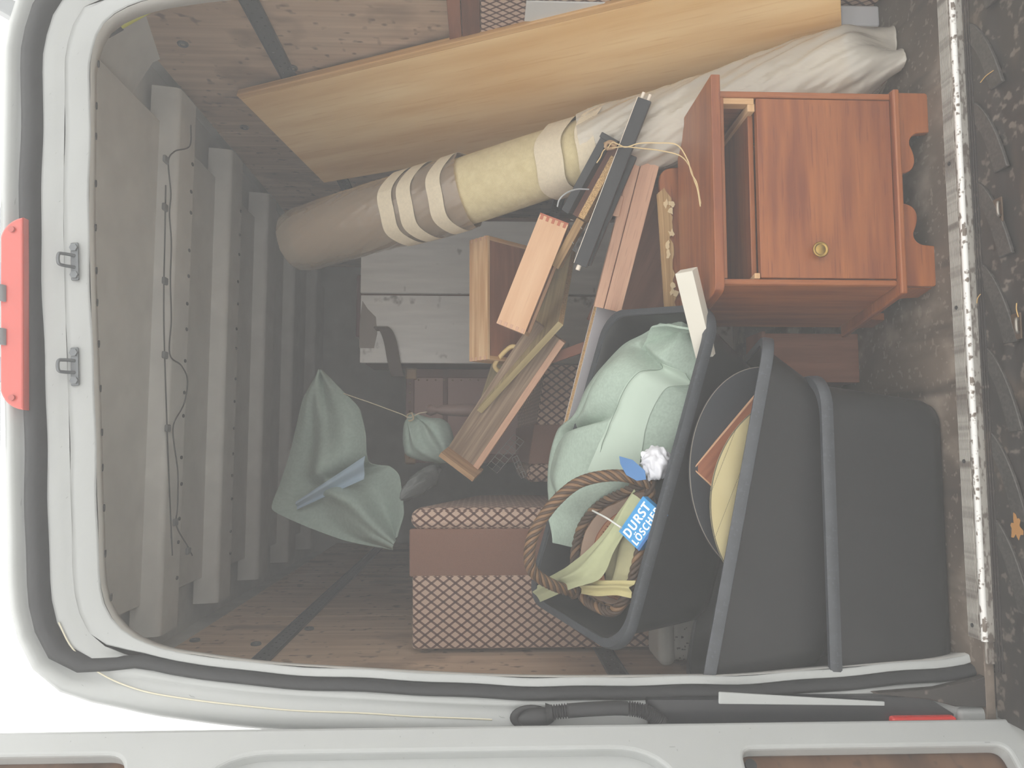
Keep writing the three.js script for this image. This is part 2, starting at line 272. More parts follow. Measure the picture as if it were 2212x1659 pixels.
// rear doors, swung open
function door(name, sx) {
  const H = sx < 0 ? V(-0.812, 0, 0.03) : V(0.80, 0, 0.02);
  const d = new THREE.Group(); d.name = name; d.userData = { kind: 'structure' }; d.position.copy(H); d.rotation.y = sx < 0 ? -(Math.PI - 0.8) : -0.55; scene.add(d);   // local +x runs from the hinge to the free edge
  const w = 0.74, y0 = -0.30, y1 = sx < 0 ? 2.06 : 1.93, zi = sx < 0 ? 1 : 1;
  const outer = new THREE.Shape(); outer.moveTo(0.0, y0); outer.lineTo(w, y0); outer.lineTo(w, y1 - 0.12); outer.quadraticCurveTo(w, y1, w - 0.12, y1); outer.lineTo(0.05, y1); outer.quadraticCurveTo(0, y1, 0, y1 - 0.05); outer.lineTo(0, y0);
  const rrect = (x0, a, x1, b, r) => { const p = new THREE.Path(); p.moveTo(x0 + r, a); p.lineTo(x1 - r, a); p.quadraticCurveTo(x1, a, x1, a + r); p.lineTo(x1, b - r); p.quadraticCurveTo(x1, b, x1 - r, b); p.lineTo(x0 + r, b); p.quadraticCurveTo(x0, b, x0, b - r); p.lineTo(x0, a + r); p.quadraticCurveTo(x0, a, x0 + r, a); return p; };
  outer.holes.push(rrect(0.038, 0.0, 0.66, 0.52, 0.03), rrect(0.034, 0.62, 0.66, 1.52, 0.14), rrect(0.032, 1.625, 0.60, 1.97, 0.05));
  const skin = new THREE.ExtrudeGeometry(outer, { depth: 0.022, bevelEnabled: true, bevelSize: 0.007, bevelThickness: 0.008, bevelSegments: 3, curveSegments: 10 });
  const fl = sx < 0 ? -1 : 1; skin.translate(0, 0, -0.011); part('inner_frame', setUV(skin), mPaint, d);
  const o2 = new THREE.Shape(outer.getPoints(10)); part('outer_skin', setUV(new THREE.ExtrudeGeometry(o2, { depth: 0.012, bevelEnabled: true, bevelSize: 0.006, bevelThickness: 0.004, bevelSegments: 2 }).translate(0, 0, fl > 0 ? -0.06 : 0.05)), mPaint, d);
  part('recess', sheet(16, 20, (u, v) => V(mixn(0.03, 0.67, u), mixn(0.6, 1.54, v), fl * -(0.012 + 0.028 * sm(0, 0.16, u) * sm(0, 0.2, v) * sm(0, 0.2, 1 - v))), 0.002), mPaint, d);
  for (const [a, b] of [[-0.02, 0.55], [1.6, 1.99]]) part('lining_board', boxAt(0.35, (a + b) / 2, fl * -0.028, 0.64, b - a, 0.006, 0.001), mLining, d);
  for (const [x, y] of [[0.058, 0.49], [0.07, 1.72], [0.06, 1.93]]) { const g = new THREE.CylinderGeometry(0.011, 0.011, 0.008, 14); g.rotateX(Math.PI / 2); g.translate(x, y, fl * -0.022); part('lining_plug', g, mHole, d); }
  part('hinge_edge', boxAt(-0.004, (y0 + y1) / 2, fl * -0.03, 0.014, y1 - y0 - 0.06, 0.06, 0.005), mPaint, d);
  return d;
}
door('door_1', -1); door('door_2', 1);
// high brake lamp on the roof edge
{
  const c = atZ(26, 678, 0.02), k = thing('brake_lamp', 'long red brake lamp above the rear opening on the roof edge', 'brake lamp', V(c.x, c.y - 0.012, 0.012)); k.rotation.z = 0.055;
  const s = new THREE.Shape(); s.moveTo(-0.185, -0.012); s.lineTo(0.185, -0.012); s.quadraticCurveTo(0.178, 0.016, 0.15, 0.024); s.lineTo(-0.15, 0.024); s.quadraticCurveTo(-0.178, 0.016, -0.185, -0.012);
  const g = new THREE.ExtrudeGeometry(s, { depth: 0.016, bevelEnabled: true, bevelSize: 0.004, bevelThickness: 0.004, bevelSegments: 2 });
  part('lens', setUV(g), mat(0xe2665c, 0.3, { transmission: 0.3, thickness: 0, clearcoat: 0.6 }), k);
  for (const x of [-0.165, 0.165]) { const q = new THREE.CylinderGeometry(0.006, 0.006, 0.006, 12); q.rotateX(Math.PI / 2); q.translate(x, 0.004, 0.022); part('screw', q, mat(0xb05a55, 0.5), k); }
  part('housing', boxAt(0, 0.004, -0.008, 0.36, 0.03, 0.014, 0.004), mRubber, k);
  const r = thing('roof_rack_clamp', 'grey roof rack bar with two curved clamps behind the red brake lamp', 'roof rack', V(c.x, c.y + 0.004, 0.0)); r.rotation.z = 0.055;
  for (const x of [-0.052, 0.033]) part('clamp', sheet(2, 14, (u, v) => { const a = v * 2.3; return V(x + (u - 0.5) * 0.032 + 0.006 * Math.sin(a), 0.05 + 0.03 - 0.075 * sm(0, 1, v), 0.042 * Math.sin(a)); }, 0.006), mat(0x8d9093, 0.5, { metalness: 0.3 }), r);
  part('bar', boxAt(-0.01, 0.062, -0.02, 0.5, 0.02, 0.04, 0.006), mat(0x9aa0a4, 0.5), r);
  for (const x of [-0.105, 0.085]) part('pad', boxAt(x, 0.026, -0.006, 0.05, 0.03, 0.012, 0.004), mat(0x9fb2c4, 0.6), r);
}
// catches on the header
for (const [py, k] of [[565, 0], [792, 1]]) {
  const p = atZ(162, py, -0.028), h = thing('door_catch', k ? 'grey steel door catch with loop on the header above the drawers' : 'grey steel door catch with loop on the header above the carpet roll', 'catch', V(p.x, p.y, -0.03)); h.rotation.z = 0.065;
  const steel = mat(0x6f7376, 0.45, { metalness: 0.5 });
  part('plate', boxAt(0, 0, 0.002, 0.078, 0.016, 0.005, 0.003), steel, h);
  part('loop', tube([V(-0.012, 0, 0.004), V(-0.012, 0.012, 0.022), V(-0.01, 0.017, 0.03), V(0.01, 0.017, 0.03), V(0.012, 0.012, 0.022), V(0.012, 0, 0.004)], 0.0034, 40, 8), steel, h);
  for (const x of [-0.028, 0.028]) { const g = new THREE.CylinderGeometry(0.008, 0.008, 0.006, 6); g.rotateX(Math.PI / 2); g.translate(x, 0, 0.006); part('bolt', g, steel, h); }
}
// rubber cable hose between the jamb and the door
{
  const z = 0.012, a = atZ(1140, 1548, z), h = thing('cable_hose', 'black ribbed rubber cable hose between the left jamb and the open door', 'hose', a);
  const L = (px, py, zz) => atZ(px, py, zz).sub(a);
  const boot = new THREE.SphereGeometry(0.03, 20, 14); boot.scale(0.62, 1.25, 0.5); boot.rotateZ(0.1); boot.translate(-0.002, -0.018, 0.0); part('boot', boot, mBlackPlastic, h);
  part('boot_rim', (() => { const g = new THREE.TorusGeometry(0.021, 0.006, 8, 24); g.scale(0.9, 1.5, 0.6); g.translate(-0.004, -0.006, -0.006); return g; })(), mBlackPlastic, h);
  const path = new THREE.CatmullRomCurve3([L(1180, 1540, z), L(1230, 1535, z + 0.004), L(1290, 1531, z + 0.008), L(1350, 1530, z + 0.01), L(1395, 1538, z + 0.012), L(1425, 1558, z + 0.008), L(1450, 1600, z - 0.004)]);
  const N = 260, R = 12, rows = [], fr = path.computeFrenetFrames(N, false);
  for (let i = 0; i <= N; i++) { const t = i / N, p = path.getPoint(t), c = (t > 0.04 && t < 0.16) || t > 0.52; const r = 0.0125 + (c ? 0.0022 * Math.sin(t * 330) : 0.001) + (t < 0.04 ? (0.04 - t) * 0.12 : 0); const row = []; for (let k = 0; k <= R; k++) { const b = k / R * Math.PI * 2; row.push(p.clone().addScaledVector(fr.normals[i], Math.cos(b) * r).addScaledVector(fr.binormals[i], Math.sin(b) * r)); } rows.push(row); }
  part('ribbed_sleeve', loft(rows), mBlackPlastic, h);
}
// tail lamp and its bracket on the left corner
{
  const p = atZ(1760, 1540, 0.0), t = thing('tail_lamp', 'dark tail lamp housing with red lens beside the left jamb', 'tail lamp', p);
  const Q = (px, py, z) => atZ(px, py, z).sub(p), up = (pts, dz) => { const f = pts.map(([a, b]) => Q(a, b, 0.004)), bk = pts.map(([a, b]) => Q(a, b, 0.004).add(V(0, 0, -dz))); return mergeGeometries([loft([f, bk], true), new THREE.ShapeGeometry(new THREE.Shape(f.map((q) => new THREE.Vector2(q.x, q.y)))).translate(0, 0, f[0].z)].map(flat)); };
  part('housing', up([[1400, 1512], [1540, 1512], [1900, 1505], [2005, 1507], [2060, 1542], [2062, 1600], [1400, 1600]], 0.05), mat(0x25262a, 0.3), t);
  part('lens', boxAt(...Q(1993, 1560, 0.012).toArray(), 0.024, 0.13, 0.02, 0.006), mat(0xe02518, 0.2, { transmission: 0.4, thickness: 0, clearcoat: 0.8, emissive: new THREE.Color(0.12, 0.004, 0.002) }), t);
  const b = atZ(2120, 1545, 0.0); solo('lamp_bracket', boxAt(b.x - 0.01, b.y, b.z - 0.01, 0.05, 0.1, 0.03, 0.012), mPaint, 'white painted body bracket below the dark tail lamp', 'bracket');
  const c = atZ(1730, 1512, 0.006); solo('jamb_cover', (() => { const g = boxAt(0, 0, 0, 0.024, 0.33, 0.006, 0.003); { const q = g.attributes.position; for (let i = 0; i < q.count; i++) q.setX(i, q.getX(i) * (0.65 + q.getY(i) * 2)); } g.rotateZ(-0.045); g.translate(c.x, c.y, c.z + 0.004); return g; })(), mPaint, 'narrow white painted strip along the left jamb beside the tail lamp', 'strip');
}
{
  const s = new THREE.Shape(); [[1890, 1497], [2020, 1489], [2110, 1468], [2170, 1444], [2212, 1432], [2260, 1430], [2260, 1600], [2190, 1600], [2185, 1525], [2062, 1522], [2005, 1507]].forEach(([a, b], i) => { const q = atZ(a, b, 0.004); s[i ? 'lineTo' : 'moveTo'](q.x, q.y); });
  const g = new THREE.ExtrudeGeometry(s, { depth: 0.012, bevelEnabled: true, bevelSize: 0.003, bevelThickness: 0.003, bevelSegments: 2 }); g.translate(0, 0, -0.006);
  const o = struct('trim_5', setUV(g), mStep);
  const A = atZ(58, 36, -0.03), B = atZ(-80, -45, -0.03), d = B.clone().sub(A), L = d.length(), bar = boxAt(L / 2, 0, -0.03, L, 0.034, 0.06, 0.005); bar.rotateZ(Math.atan2(d.y, d.x)); bar.translate(A.x, A.y, A.z);
  solo('roof_bar', bar, mat(0x8f9294, 0.5, { metalness: 0.3 }), 'grey bar rising from the right corner of the roof', 'bar');
}
// yellow lashing pole under the roof corner
{
    const A = atZ(228, 72, -0.27), B = atZ(480, -70, -0.27), t = thing('lashing_pole', 'yellow pole with a black end cap under the roof corner', 'pole', A), q = B.clone().sub(A);
  part('pole', tube([q.clone().multiplyScalar(0.05), q.clone().multiplyScalar(0.5), q], 0.0095, 20, 12), mat(0xd6d94a, 0.5), t);
  part('end_cap', tube([V(0, 0, 0), q.clone().multiplyScalar(0.06), q.clone().multiplyScalar(0.125)], 0.0125, 12, 12), mat(0x3a3c3c, 0.7), t);
}

// ---------------------------------------------------------------- materials of the load
const mOak = mat(0xffffff, 0.5, { map: woodTex(0xdfb06c, 0xf4d29a, 201, { w: 0.45, l: 1.1, pores: 0.5, bands: 6, contrast: 0.8 }) });
const mOakEdge = mat(0xffffff, 0.55, { map: woodTex(0xc99a5e, 0xe0b478, 205, { w: 0.1, l: 1.0 }) });
const mTeak = mat(0xffffff, 0.42, { map: woodTex(0x783a18, 0xa05e2e, 211, { w: 0.3, l: 0.6, pores: 0.7, bands: 9, contrast: 0.9 }), clearcoat: 0.25, clearcoatRoughness: 0.4 });
const mTeakDark = mat(0xffffff, 0.5, { map: woodTex(0x5a3325, 0x774631, 214, { w: 0.3, l: 0.6 }) });
const mPine = mat(0xffffff, 0.6, { map: woodTex(0xb98c5f, 0xdab88e, 221, { w: 0.12, l: 0.5, pores: 0.1, bands: 5, contrast: 1.2 }) });
const mBeech = mat(0xffffff, 0.6, { map: woodTex(0xc99a74, 0xdfba96, 225, { w: 0.2, l: 0.6, pores: 0.3, bands: 5, contrast: 0.7 }) });
const mPink = mat(0xffffff, 0.55, { map: woodTex(0xbd8f74, 0xdbb193, 228, { w: 0.2, l: 0.5, pores: 1.0, bands: 8, contrast: 0.6 }) });
const mPly2 = mat(0xffffff, 0.6, { map: woodTex(0x7d4a34, 0x9c6449, 231, { w: 0.3, l: 0.7, pores: 0.6, bands: 7 }) });
const mVeneer = mat(0xffffff, 0.5, { map: woodTex(0x9c8a5f, 0xc2b083, 235, { w: 0.2, l: 0.9, pores: 0.5, bands: 9, contrast: 0.9 }) });
const mChip = mat(0xffffff, 0.9, { map: per(tex(512, 256, (u, v) => { const a = fbm(u, v, 64, 40, 241, 2), b = fbm(u, v, 120, 70, 245, 2); let k = mix3(hex(0xa9814f), hex(0xe0c08e), a); if (b > 0.62) k = mix3(k, hex(0x6e4c2b), 0.7); return k; }), 0.14, 0.07), bumpMap: per(speck(248, 0, 1, 60, 2), 0.12, 0.12), bumpScale: 0.0012 });
const mBlackWood = mat(0x26272a, 0.5, { map: per(speck(251, 0.8, 1.0, 20), 0.2, 0.2) });
const mTub = mat(0x222324, 0.5, { map: per(tex(512, 512, (u, v) => { const n = fbm(u, v, 6, 6, 261, 5), d = fbm(u, v, 70, 70, 264, 2), e = fbm(u, v, 5, 30, 268, 4); let k = 0.82 + 0.18 * n; let c = [k, k, k]; if (d > 0.78) c = mix3(c, [1.0, 1, 1], 0.8); return mix3(c, [1, 0.97, 0.93], sm(0.62, 0.85, e) * 0.5); }), 0.5, 0.5) });
const mTubRim = mat(0x474b51, 0.45, { map: per(tex(256, 256, (u, v) => { const n = fbm(u, v, 12, 12, 271, 4), d = fbm(u, v, 50, 50, 274, 2); const k = 0.8 + 0.2 * n + (d > 0.72 ? 0.4 : 0); return [k, k, k]; }), 0.25, 0.25) });
const mWhite = mat(0xe9e8e4, 0.5);
const mFabric = mat(0xffffff, 0.95, { sheen: 0.3, map: per(tex(256, 256, (u, v) => {
  const X = Math.abs(((u + v) % 1) - 0.5) * 2, Y = Math.abs((((u - v) % 1) + 1) % 1 - 0.5) * 2;      // diagonal lattice
  const a = 1 - X, b = 1 - Y, line = Math.min(a, b), knot = Math.hypot(Math.min(u, 1 - u), Math.min(v, 1 - v)), knot2 = Math.hypot(u - 0.5, v - 0.5);
  const n = fbm(u, v, 24, 24, 281, 2), wv = 0.5 + 0.5 * Math.sin(u * 150) * Math.sin(v * 150);
  let k = mix3(hex(0xb79b88), hex(0xd2b8a6), n * 0.8 + wv * 0.2);
  const edge = (Math.floor((u + v) * 40) % 2) * 0.05;
  if (line < 0.26 + edge) k = mix3(hex(0x5d4037), hex(0x75564a), n); 
  if (Math.min(knot, knot2) < 0.13) k = hex(0x4a312a);
  return k; }), 0.034, 0.026) });
const mBand = mat(0x87604f, 0.85, { map: per(speck(291, 0.9, 1, 60, 2), 0.1, 0.1), sheen: 0.3 });

// ---------------------------------------------------------------- the long boards on the right
const yT = atX(510, 205, 0.835), yN = atX(1350, 0, 0.835), yDir = yN.clone().sub(yT).normalize();
{
  const r = ray(700, 395), P = EYE.clone().addScaledVector(r, yT.clone().sub(EYE).dot(yDir) / r.dot(yDir)), B = yT.clone().addScaledVector(yDir, 1.745);
  const f = frame(yT, B, P), t = thing('veneer_board', 'long yellow oak veneer board leaning beside the right wall above the carpet roll', 'board', yT);
  const m = f.m.clone().setPosition(0, 0, 0), sgn = f.flip ? 1 : -1;
  const put = (g) => { g.applyMatrix4(m); return g; };
  const face = box(f.L, f.W - 0.02, 0.016, 0.0012); face.translate(f.L / 2, 0.02 + (f.W - 0.02) / 2, sgn * 0.008); part('panel', put(face), mOak, t);
  const lip2 = box(f.L, 0.019, 0.024, 0.003); lip2.translate(f.L / 2, 0.0095, sgn * 0.010); part('edge_strip', put(lip2), mOakEdge, t);
}
{
  const p = boxAt(0.852, 0.505, -0.52, 0.013, 1.0, 0.62, 0.005); solo('upholstered_panel', p, mFabric, 'flat patterned brown upholstered panel between the yellow board and the plywood', 'panel');
  const t = thing('brown_rail', 'brown stained wooden rail lying on top of the flat patterned panel', 'rail', V(0.852, 1.006, -0.52));
  part('rail', boxAt(0, 0.024, 0, 0.014, 0.048, 0.62, 0.002), mTeakDark, t);
  part('strip', boxAt(0, 0.067, 0, 0.012, 0.034, 0.62, 0.002), mPly2, t);
  const q = atX(1250, 40, 0.842); solo('white_sheet', boxAt(0.8425, 0.72, -0.335, 0.004, 0.34, 0.09, 0.0015), mat(0xdadad8, 0.4), 'thin white plastic sheet beside the flat patterned panel', 'sheet');
  solo('white_carton', boxAt(0.812, 0.05, -0.37, 0.055, 0.1, 0.2, 0.006), mat(0xe6e8ec, 0.6), 'white carton on the floor under the foot of the yellow board', 'carton');
}
// ---------------------------------------------------------------- carpet roll in plastic
{
  const A = V(0.648, 0.105, -0.255), Bt = atZ(668, 515, -0.83), ax = Bt.clone().sub(A), L = ax.length(); ax.normalize();
  const e1 = V(0, 0, 1).addScaledVector(ax, -ax.z).normalize(), e2 = ax.clone().cross(e1);
  const t = thing('carpet_roll', 'rolled carpet wrapped in clear plastic with cream tape leaning beside the yellow board', 'carpet roll', A);
  const rad = (s, a) => 0.098 + 0.004 * Math.sin(a * 2 + s * 5) + 0.003 * Math.sin(s * 9 + a);
  const ringP = (s, a, r) => ax.clone().multiplyScalar(s).addScaledVector(e1, Math.cos(a) * r).addScaledVector(e2, Math.sin(a) * r);
  const weave = tex(256, 256, (u, v) => { const w = Math.abs(Math.sin(u * Math.PI * 48)) * 0.5 + Math.abs(Math.sin(v * Math.PI * 48)) * 0.5, n = fbm(u, v, 12, 12, 301, 4); return mix3(hex(0xb09d70), hex(0xded0a8), clamp(w * 0.6 + n * 0.45)); });
  const mWeave = mat(0xffffff, 0.95, { map: per(weave, 0.12, 0.12), bumpMap: weave, bumpScale: 0.0015 });
  // the roll itself: a spiral seen at its ends
  part('carpet', (() => { const rows = []; for (let j = 0; j <= 40; j++) { const row = []; for (let i = 0; i <= 48; i++) { const s = L * j / 40, a = i / 48 * Math.PI * 2; row.push(ringP(s, a, rad(s, a) - 0.006)); } rows.push(row); } return mergeGeometries([loft(rows), ...[0, L].map((s) => { const c = []; for (let j = 0; j <= 8; j++) { const row = []; for (let i = 0; i <= 48; i++) { const a = i / 48 * Math.PI * 2; row.push(ringP(s + (j % 2 ? 0.004 : 0) * (s ? -1 : 1), a, (rad(s, a) - 0.006) * (1 - j / 8) + 0.002)); } c.push(row); } return loft(c); })].map(flat)); })(), mWeave, t);
  // crumpled clear film: one sleeve at the foot, one at the head, bare weave between
  const film = (s0, s1, seedn, amp, open) => sheet(140, 140, (u, v) => {
    const s = mixn(s0, s1, v), a = u * Math.PI * 2; const n = fbm(u, v * 0.5 + 0.1, 9, 5, seedn, 4), f = fbm(u + v * 0.35, v * 0.2, 16, 6, seedn + 5, 3);
    let r = rad(clamp(s, 0, L), a) + 0.001 + amp * (Math.abs(f - 0.5) * 2 * 0.8 + n * 0.25 + 0.45 * Math.abs(fbm(u * 1 + v * 0.6, v, 30, 14, seedn + 9, 2) - 0.5));
    if (s < 0) r *= 1 - 0.75 * sm(0, 0.15, -s) * (0.8 + 0.4 * Math.sin(a * 3));
    if (s > L) r *= 1 - 0.5 * sm(0, 0.2, s - L);
    const p = ringP(s, a, r); if (s < 0) p.y = Math.max(p.y, -A.y + 0.004 + 0.01 * n); return p;
  }, 0.0006);
  const mFilm = mat(0xf1ece2, 0.25, { transmission: 0.62, thickness: 0, clearcoat: 0.5, clearcoatRoughness: 0.15 });
  const mFilmHead = mat(0xd8cab8, 0.25, { transmission: 0.75, thickness: 0, clearcoat: 0.4, clearcoatRoughness: 0.2 });
  part('plastic_film', film(-0.13, 0.66, 311, 0.022), mFilm, t);
  part('plastic_film', film(1.02, L + 0.05, 321, 0.008), mFilmHead, t);
  const mTape = mat(0xdccdb2, 0.8, { map: per(speck(331, 0.92, 1, 20), 0.1, 0.1) });
  const tape = (s, w, slant, rad2 = 0.0045, u0 = 0) => part('tape', sheet(64, 3, (u, v) => { const a = u * Math.PI * 2 + u0, q = s + (v - 0.5) * w + slant * Math.cos(a + 0.6) + 0.004 * Math.sin(a * 5); return ringP(q, a, rad(q, a) + rad2 + 0.001 * Math.sin(a * 7)); }, 0.0007), mTape, t);
  tape(0.615, 0.05, 0.035, 0.014); tape(0.715, 0.075, 0.04, 0.0035); tape(1.055, 0.045, 0.04, 0.008); tape(1.145, 0.045, 0.045, 0.0085); tape(1.205, 0.045, 0.045, 0.0085, 0.3);
}
// ---------------------------------------------------------------- night stand
{
  const x0 = 0.083, x1 = 0.521, z0 = -0.092, z1 = -0.37, O = V(x0, 0, z0), t = thing('night_stand', 'reddish brown teak night stand with brass knob door and scrolled plinth', 'night stand', O);
  const w = x1 - x0, d = z0 - z1, lean = 0.05;                       // the back is a little wider to the left
  const yb = 0.083, yt = 0.475, th = 0.014;
  const skew = (g) => { const p = g.attributes.position; for (let i = 0; i < p.count; i++) { const k = -p.getZ(i) / d; p.setX(i, p.getX(i) - lean * k * (1 - p.getX(i) / w)); } g.computeVertexNormals(); return g; };
  const B = (a, b, c, e, f, g2, r = 0.0015) => skew(boxAt((a + b) / 2, (c + e) / 2, -(f + g2) / 2, b - a, e - c, g2 - f, r));
  const top = new THREE.Shape(), r0 = 0.02; top.moveTo(-0.018 + r0, 0.012); top.lineTo(w + 0.028, 0.012); top.lineTo(w + 0.028, -d); top.lineTo(-0.018, -d); top.lineTo(-0.018, 0.012 - r0); top.quadraticCurveTo(-0.018, 0.012, -0.018 + r0, 0.012);
  const tg = new THREE.ExtrudeGeometry(top, { depth: 0.017, bevelEnabled: true, bevelSize: 0.002, bevelThickness: 0.002, bevelSegments: 2 }); tg.rotateX(-Math.PI / 2); tg.scale(1, 1, -1); tg.translate(0, yt, 0);
  const tg2 = tg.clone(); const pi = tg2.attributes.position; part('top', skew(setUV(tg2)), mTeak, t);
  part('side_panel', B(0, th, yb, yt, 0.0, d, 0.006), mTeak, t); part('side_panel', B(w - th, w, yb, yt, 0.0, d, 0.003), mTeak, t);
  part('back_panel', B(th, w - th, yb, yt, d - 0.006, d), mTeak, t);
  part('bottom_board', B(-0.022, w + 0.006, yb - 0.015, yb, -0.012, d, 0.004), mTeak, t);
  const dr = part('door', B(th + 0.002, w - th - 0.002, yb + 0.002, 0.388, 0.001, 0.019), mTeak, t);
  const kp = atZ(1771, 540, z0 + 0.012).sub(O), kn = new THREE.LatheGeometry([[0, 0.016], [0.009, 0.0155], [0.011, 0.013], [0.012, 0.015], [0.0155, 0.0165], [0.0175, 0.014], [0.0165, 0.009], [0.009, 0.006], [0.008, -0.004]].map(([a, b]) => new THREE.Vector2(a, b)), 28); kn.rotateX(Math.PI / 2); kn.translate(kp.x, kp.y, 0.003);
  part('knob', kn, mat(0xa98a4c, 0.32, { metalness: 0.85 }), dr);
  part('shelf', B(th, w - th, 0.386, 0.398, 0.03, d - 0.01), mTeak, t);
  part('top_rail', B(th, w - th, 0.462, yt, 0.0, 0.02), mTeak, t);
  part('drawer_runner', B(w - th - 0.014, w - th, 0.392, yt - 0.006, 0.004, 0.03), mPine, t);
  part('drawer_runner', B(w - th - 0.03, w - th - 0.012, 0.39, 0.406, 0.006, d - 0.02), mPine, t);
  part('drawer_runner', B(th, th + 0.012, 0.39, 0.402, 0.0, d - 0.02), mPine, t);
  // scrolled plinth in front, plain sides
  const foot = (mir) => { const s = new THREE.Shape(), X = (q) => mir ? w - q : q; s.moveTo(X(0), 0.07); s.lineTo(X(0), 0.006); s.quadraticCurveTo(X(0), 0, X(0.008), 0); s.lineTo(X(0.088), 0); s.lineTo(X(0.09), 0.022); s.bezierCurveTo(X(0.092), 0.04, X(0.108), 0.05, X(0.122), 0.045); s.bezierCurveTo(X(0.14), 0.036, X(0.165), 0.03, X(0.178), 0.048); s.quadraticCurveTo(X(0.184), 0.06, X(0.184), 0.07); s.lineTo(X(0), 0.07); const g = new THREE.ExtrudeGeometry(s, { depth: 0.016, bevelEnabled: true, bevelSize: 0.0015, bevelThickness: 0.0015, bevelSegments: 1, curveSegments: 12 }); g.translate(0, 0, -0.015); return setUV(g); };
  part('plinth_foot', foot(false), mTeak, t); part('plinth_foot', foot(true), mTeak, t);
  part('plinth_side', skew((() => { const s = new THREE.Shape(); s.moveTo(0.016, 0.07); s.lineTo(0.016, 0); s.lineTo(0.07, 0); s.quadraticCurveTo(0.07, 0.05, 0.10, 0.05); s.lineTo(d - 0.09, 0.05); s.quadraticCurveTo(d - 0.06, 0.05, d - 0.06, 0); s.lineTo(d - 0.004, 0); s.lineTo(d, 0.07); s.lineTo(0.016, 0.07); const g = new THREE.ExtrudeGeometry(s, { depth: 0.016, bevelEnabled: false }); g.rotateY(Math.PI / 2); return setUV(g); })()), mTeak, t);
  part('plinth_side', skew((() => { const g = box(0.016, 0.07, d - 0.03, 0.001); g.translate(w - 0.008, 0.035, -d / 2 - 0.005); return g; })()), mTeak, t);
}
// ---------------------------------------------------------------- black mortar tubs
function rrLoop(Lx, Lz, r, y, n = 10) { const o = []; for (let q = 0; q < 4; q++) for (let i = 0; i <= n; i++) { const a = q * Math.PI / 2 + i / n * Math.PI / 2, cx = (q === 0 || q === 3 ? 1 : -1) * (Lx / 2 - r), cz = (q < 2 ? 1 : -1) * (Lz / 2 - r); o.push(V(cx + Math.cos(a) * r, y, cz + Math.sin(a) * r)); } return o; }
function tub(label, { Lt, Wt, Lb, Wb, H, matrix }) {
  const t = thing('mortar_tub', label, 'tub'); matrix.decompose(t.position, t.quaternion, t.scale);
  const at = (k, grow = 0) => rrLoop(mixn(Lb, Lt, k) + grow, mixn(Wb, Wt, k) + grow, mixn(0.05, 0.075, k), H * k - 0);
  const fl = (k, grow, y) => at(k, grow).map((p) => V(p.x, y, p.z));
  const rows = [fl(0, -0.5 * Wb, 0.0).map((p) => V(p.x * 0.1, 0, p.z * 0.1)), fl(0, -0.05, 0.0), fl(0, -0.012, 0.004), fl(0, 0, 0.02)];
  for (let k = 1; k <= 12; k++) rows.push(at(k / 12 * 0.97 + 0.02).map((p) => { return V(p.x, p.y, p.z + 0.006 * Math.sign(p.z) * Math.sin(k / 12 * Math.PI) * Math.cos(p.x * 3)); }));
  rows.push(at(0.985, -0.008)); for (let k = 11; k >= 1; k--) rows.push(at(k / 12, -0.008)); rows.push(fl(0, -0.012, 0.012), fl(0, -0.06, 0.006), fl(0, -0.5 * Wb, 0.006).map((p) => V(p.x * 0.1, 0.006, p.z * 0.1)));
  part('body', loft(rows, true), mTub, t);
  const R = [[-0.006, H - 0.012], [0.004, H - 0.022], [0.022, H - 0.022], [0.029, H - 0.021], [0.031, H - 0.017], [0.030, H - 0.002], [0.026, H + 0.003], [0.01, H + 0.003], [-0.004, H + 0.001], [-0.008, H - 0.012]].map(([g, y]) => fl(1, g, y));
  part('rim', toCreasedNormals(loft(R, true), 0.6), mTubRim, t);
  return t;
}
function basis(o, x, up) { const X = x.clone().normalize(), Y = up.clone().addScaledVector(X, -up.dot(X)).normalize(), Z = X.clone().cross(Y); return new THREE.Matrix4().makeBasis(X, Y, Z).setPosition(o); }
const tub1 = tub('black mortar tub standing on the van floor below a second tub', { Lt: 0.655, Wt: 0.44, Lb: 0.575, Wb: 0.37, H: 0.285, matrix: basis(V(-0.458, 0.001, -0.27), V(1, 0, 0), V(0, 1, 0)) });
const t2a = atZ(1655, 735, -0.05), t2b = atZ(1512, 1520, -0.05);
const tub2 = tub('black mortar tub nested crooked in the lower tub, holding the black disc', { Lt: 0.77, Wt: 0.36, Lb: 0.52, Wb: 0.19, H: 0.26, matrix: (() => { const X = t2a.clone().sub(t2b).normalize(), c = t2a.clone().lerp(t2b, 0.5), u0 = V(0, 1, -0.20), up = u0.addScaledVector(X, -u0.dot(X)).normalize(), bk = up.clone().cross(X).normalize(); return basis(c.clone().addScaledVector(up, -0.26).addScaledVector(bk, bk.z > 0 ? -0.195 : 0.195), X, up); })() });
// the upper tub, tipped towards the doors
const zN = -0.115, zF = -0.50, q0 = atZ(1535, 655, zN), q1 = atZ(1362, 1383, zN), q2 = atZ(1312, 708, zF), q3 = atZ(1130, 1285, zF);
const t3X = q0.clone().add(q2).sub(q1).sub(q3).normalize(), t3Z = q0.clone().add(q1).sub(q2).sub(q3), t3Y = t3Z.clone().cross(t3X).normalize(), t3W = t3Z.length() / 2, t3L = q0.clone().add(q2).sub(q1).sub(q3).length() / 2;
const t3C = q0.clone().add(q1).add(q2).add(q3).multiplyScalar(0.25), t3H = 0.27;
const t3M = basis(t3C.clone().addScaledVector(t3Y, -t3H), t3X, t3Y);
const tub3 = tub('upper black mortar tub tipped forward, filled with mint cloth and a basket', { Lt: t3L + 0.02, Wt: t3W - 0.025, Lb: t3L - 0.14, Wb: t3W - 0.12, H: t3H, matrix: t3M });
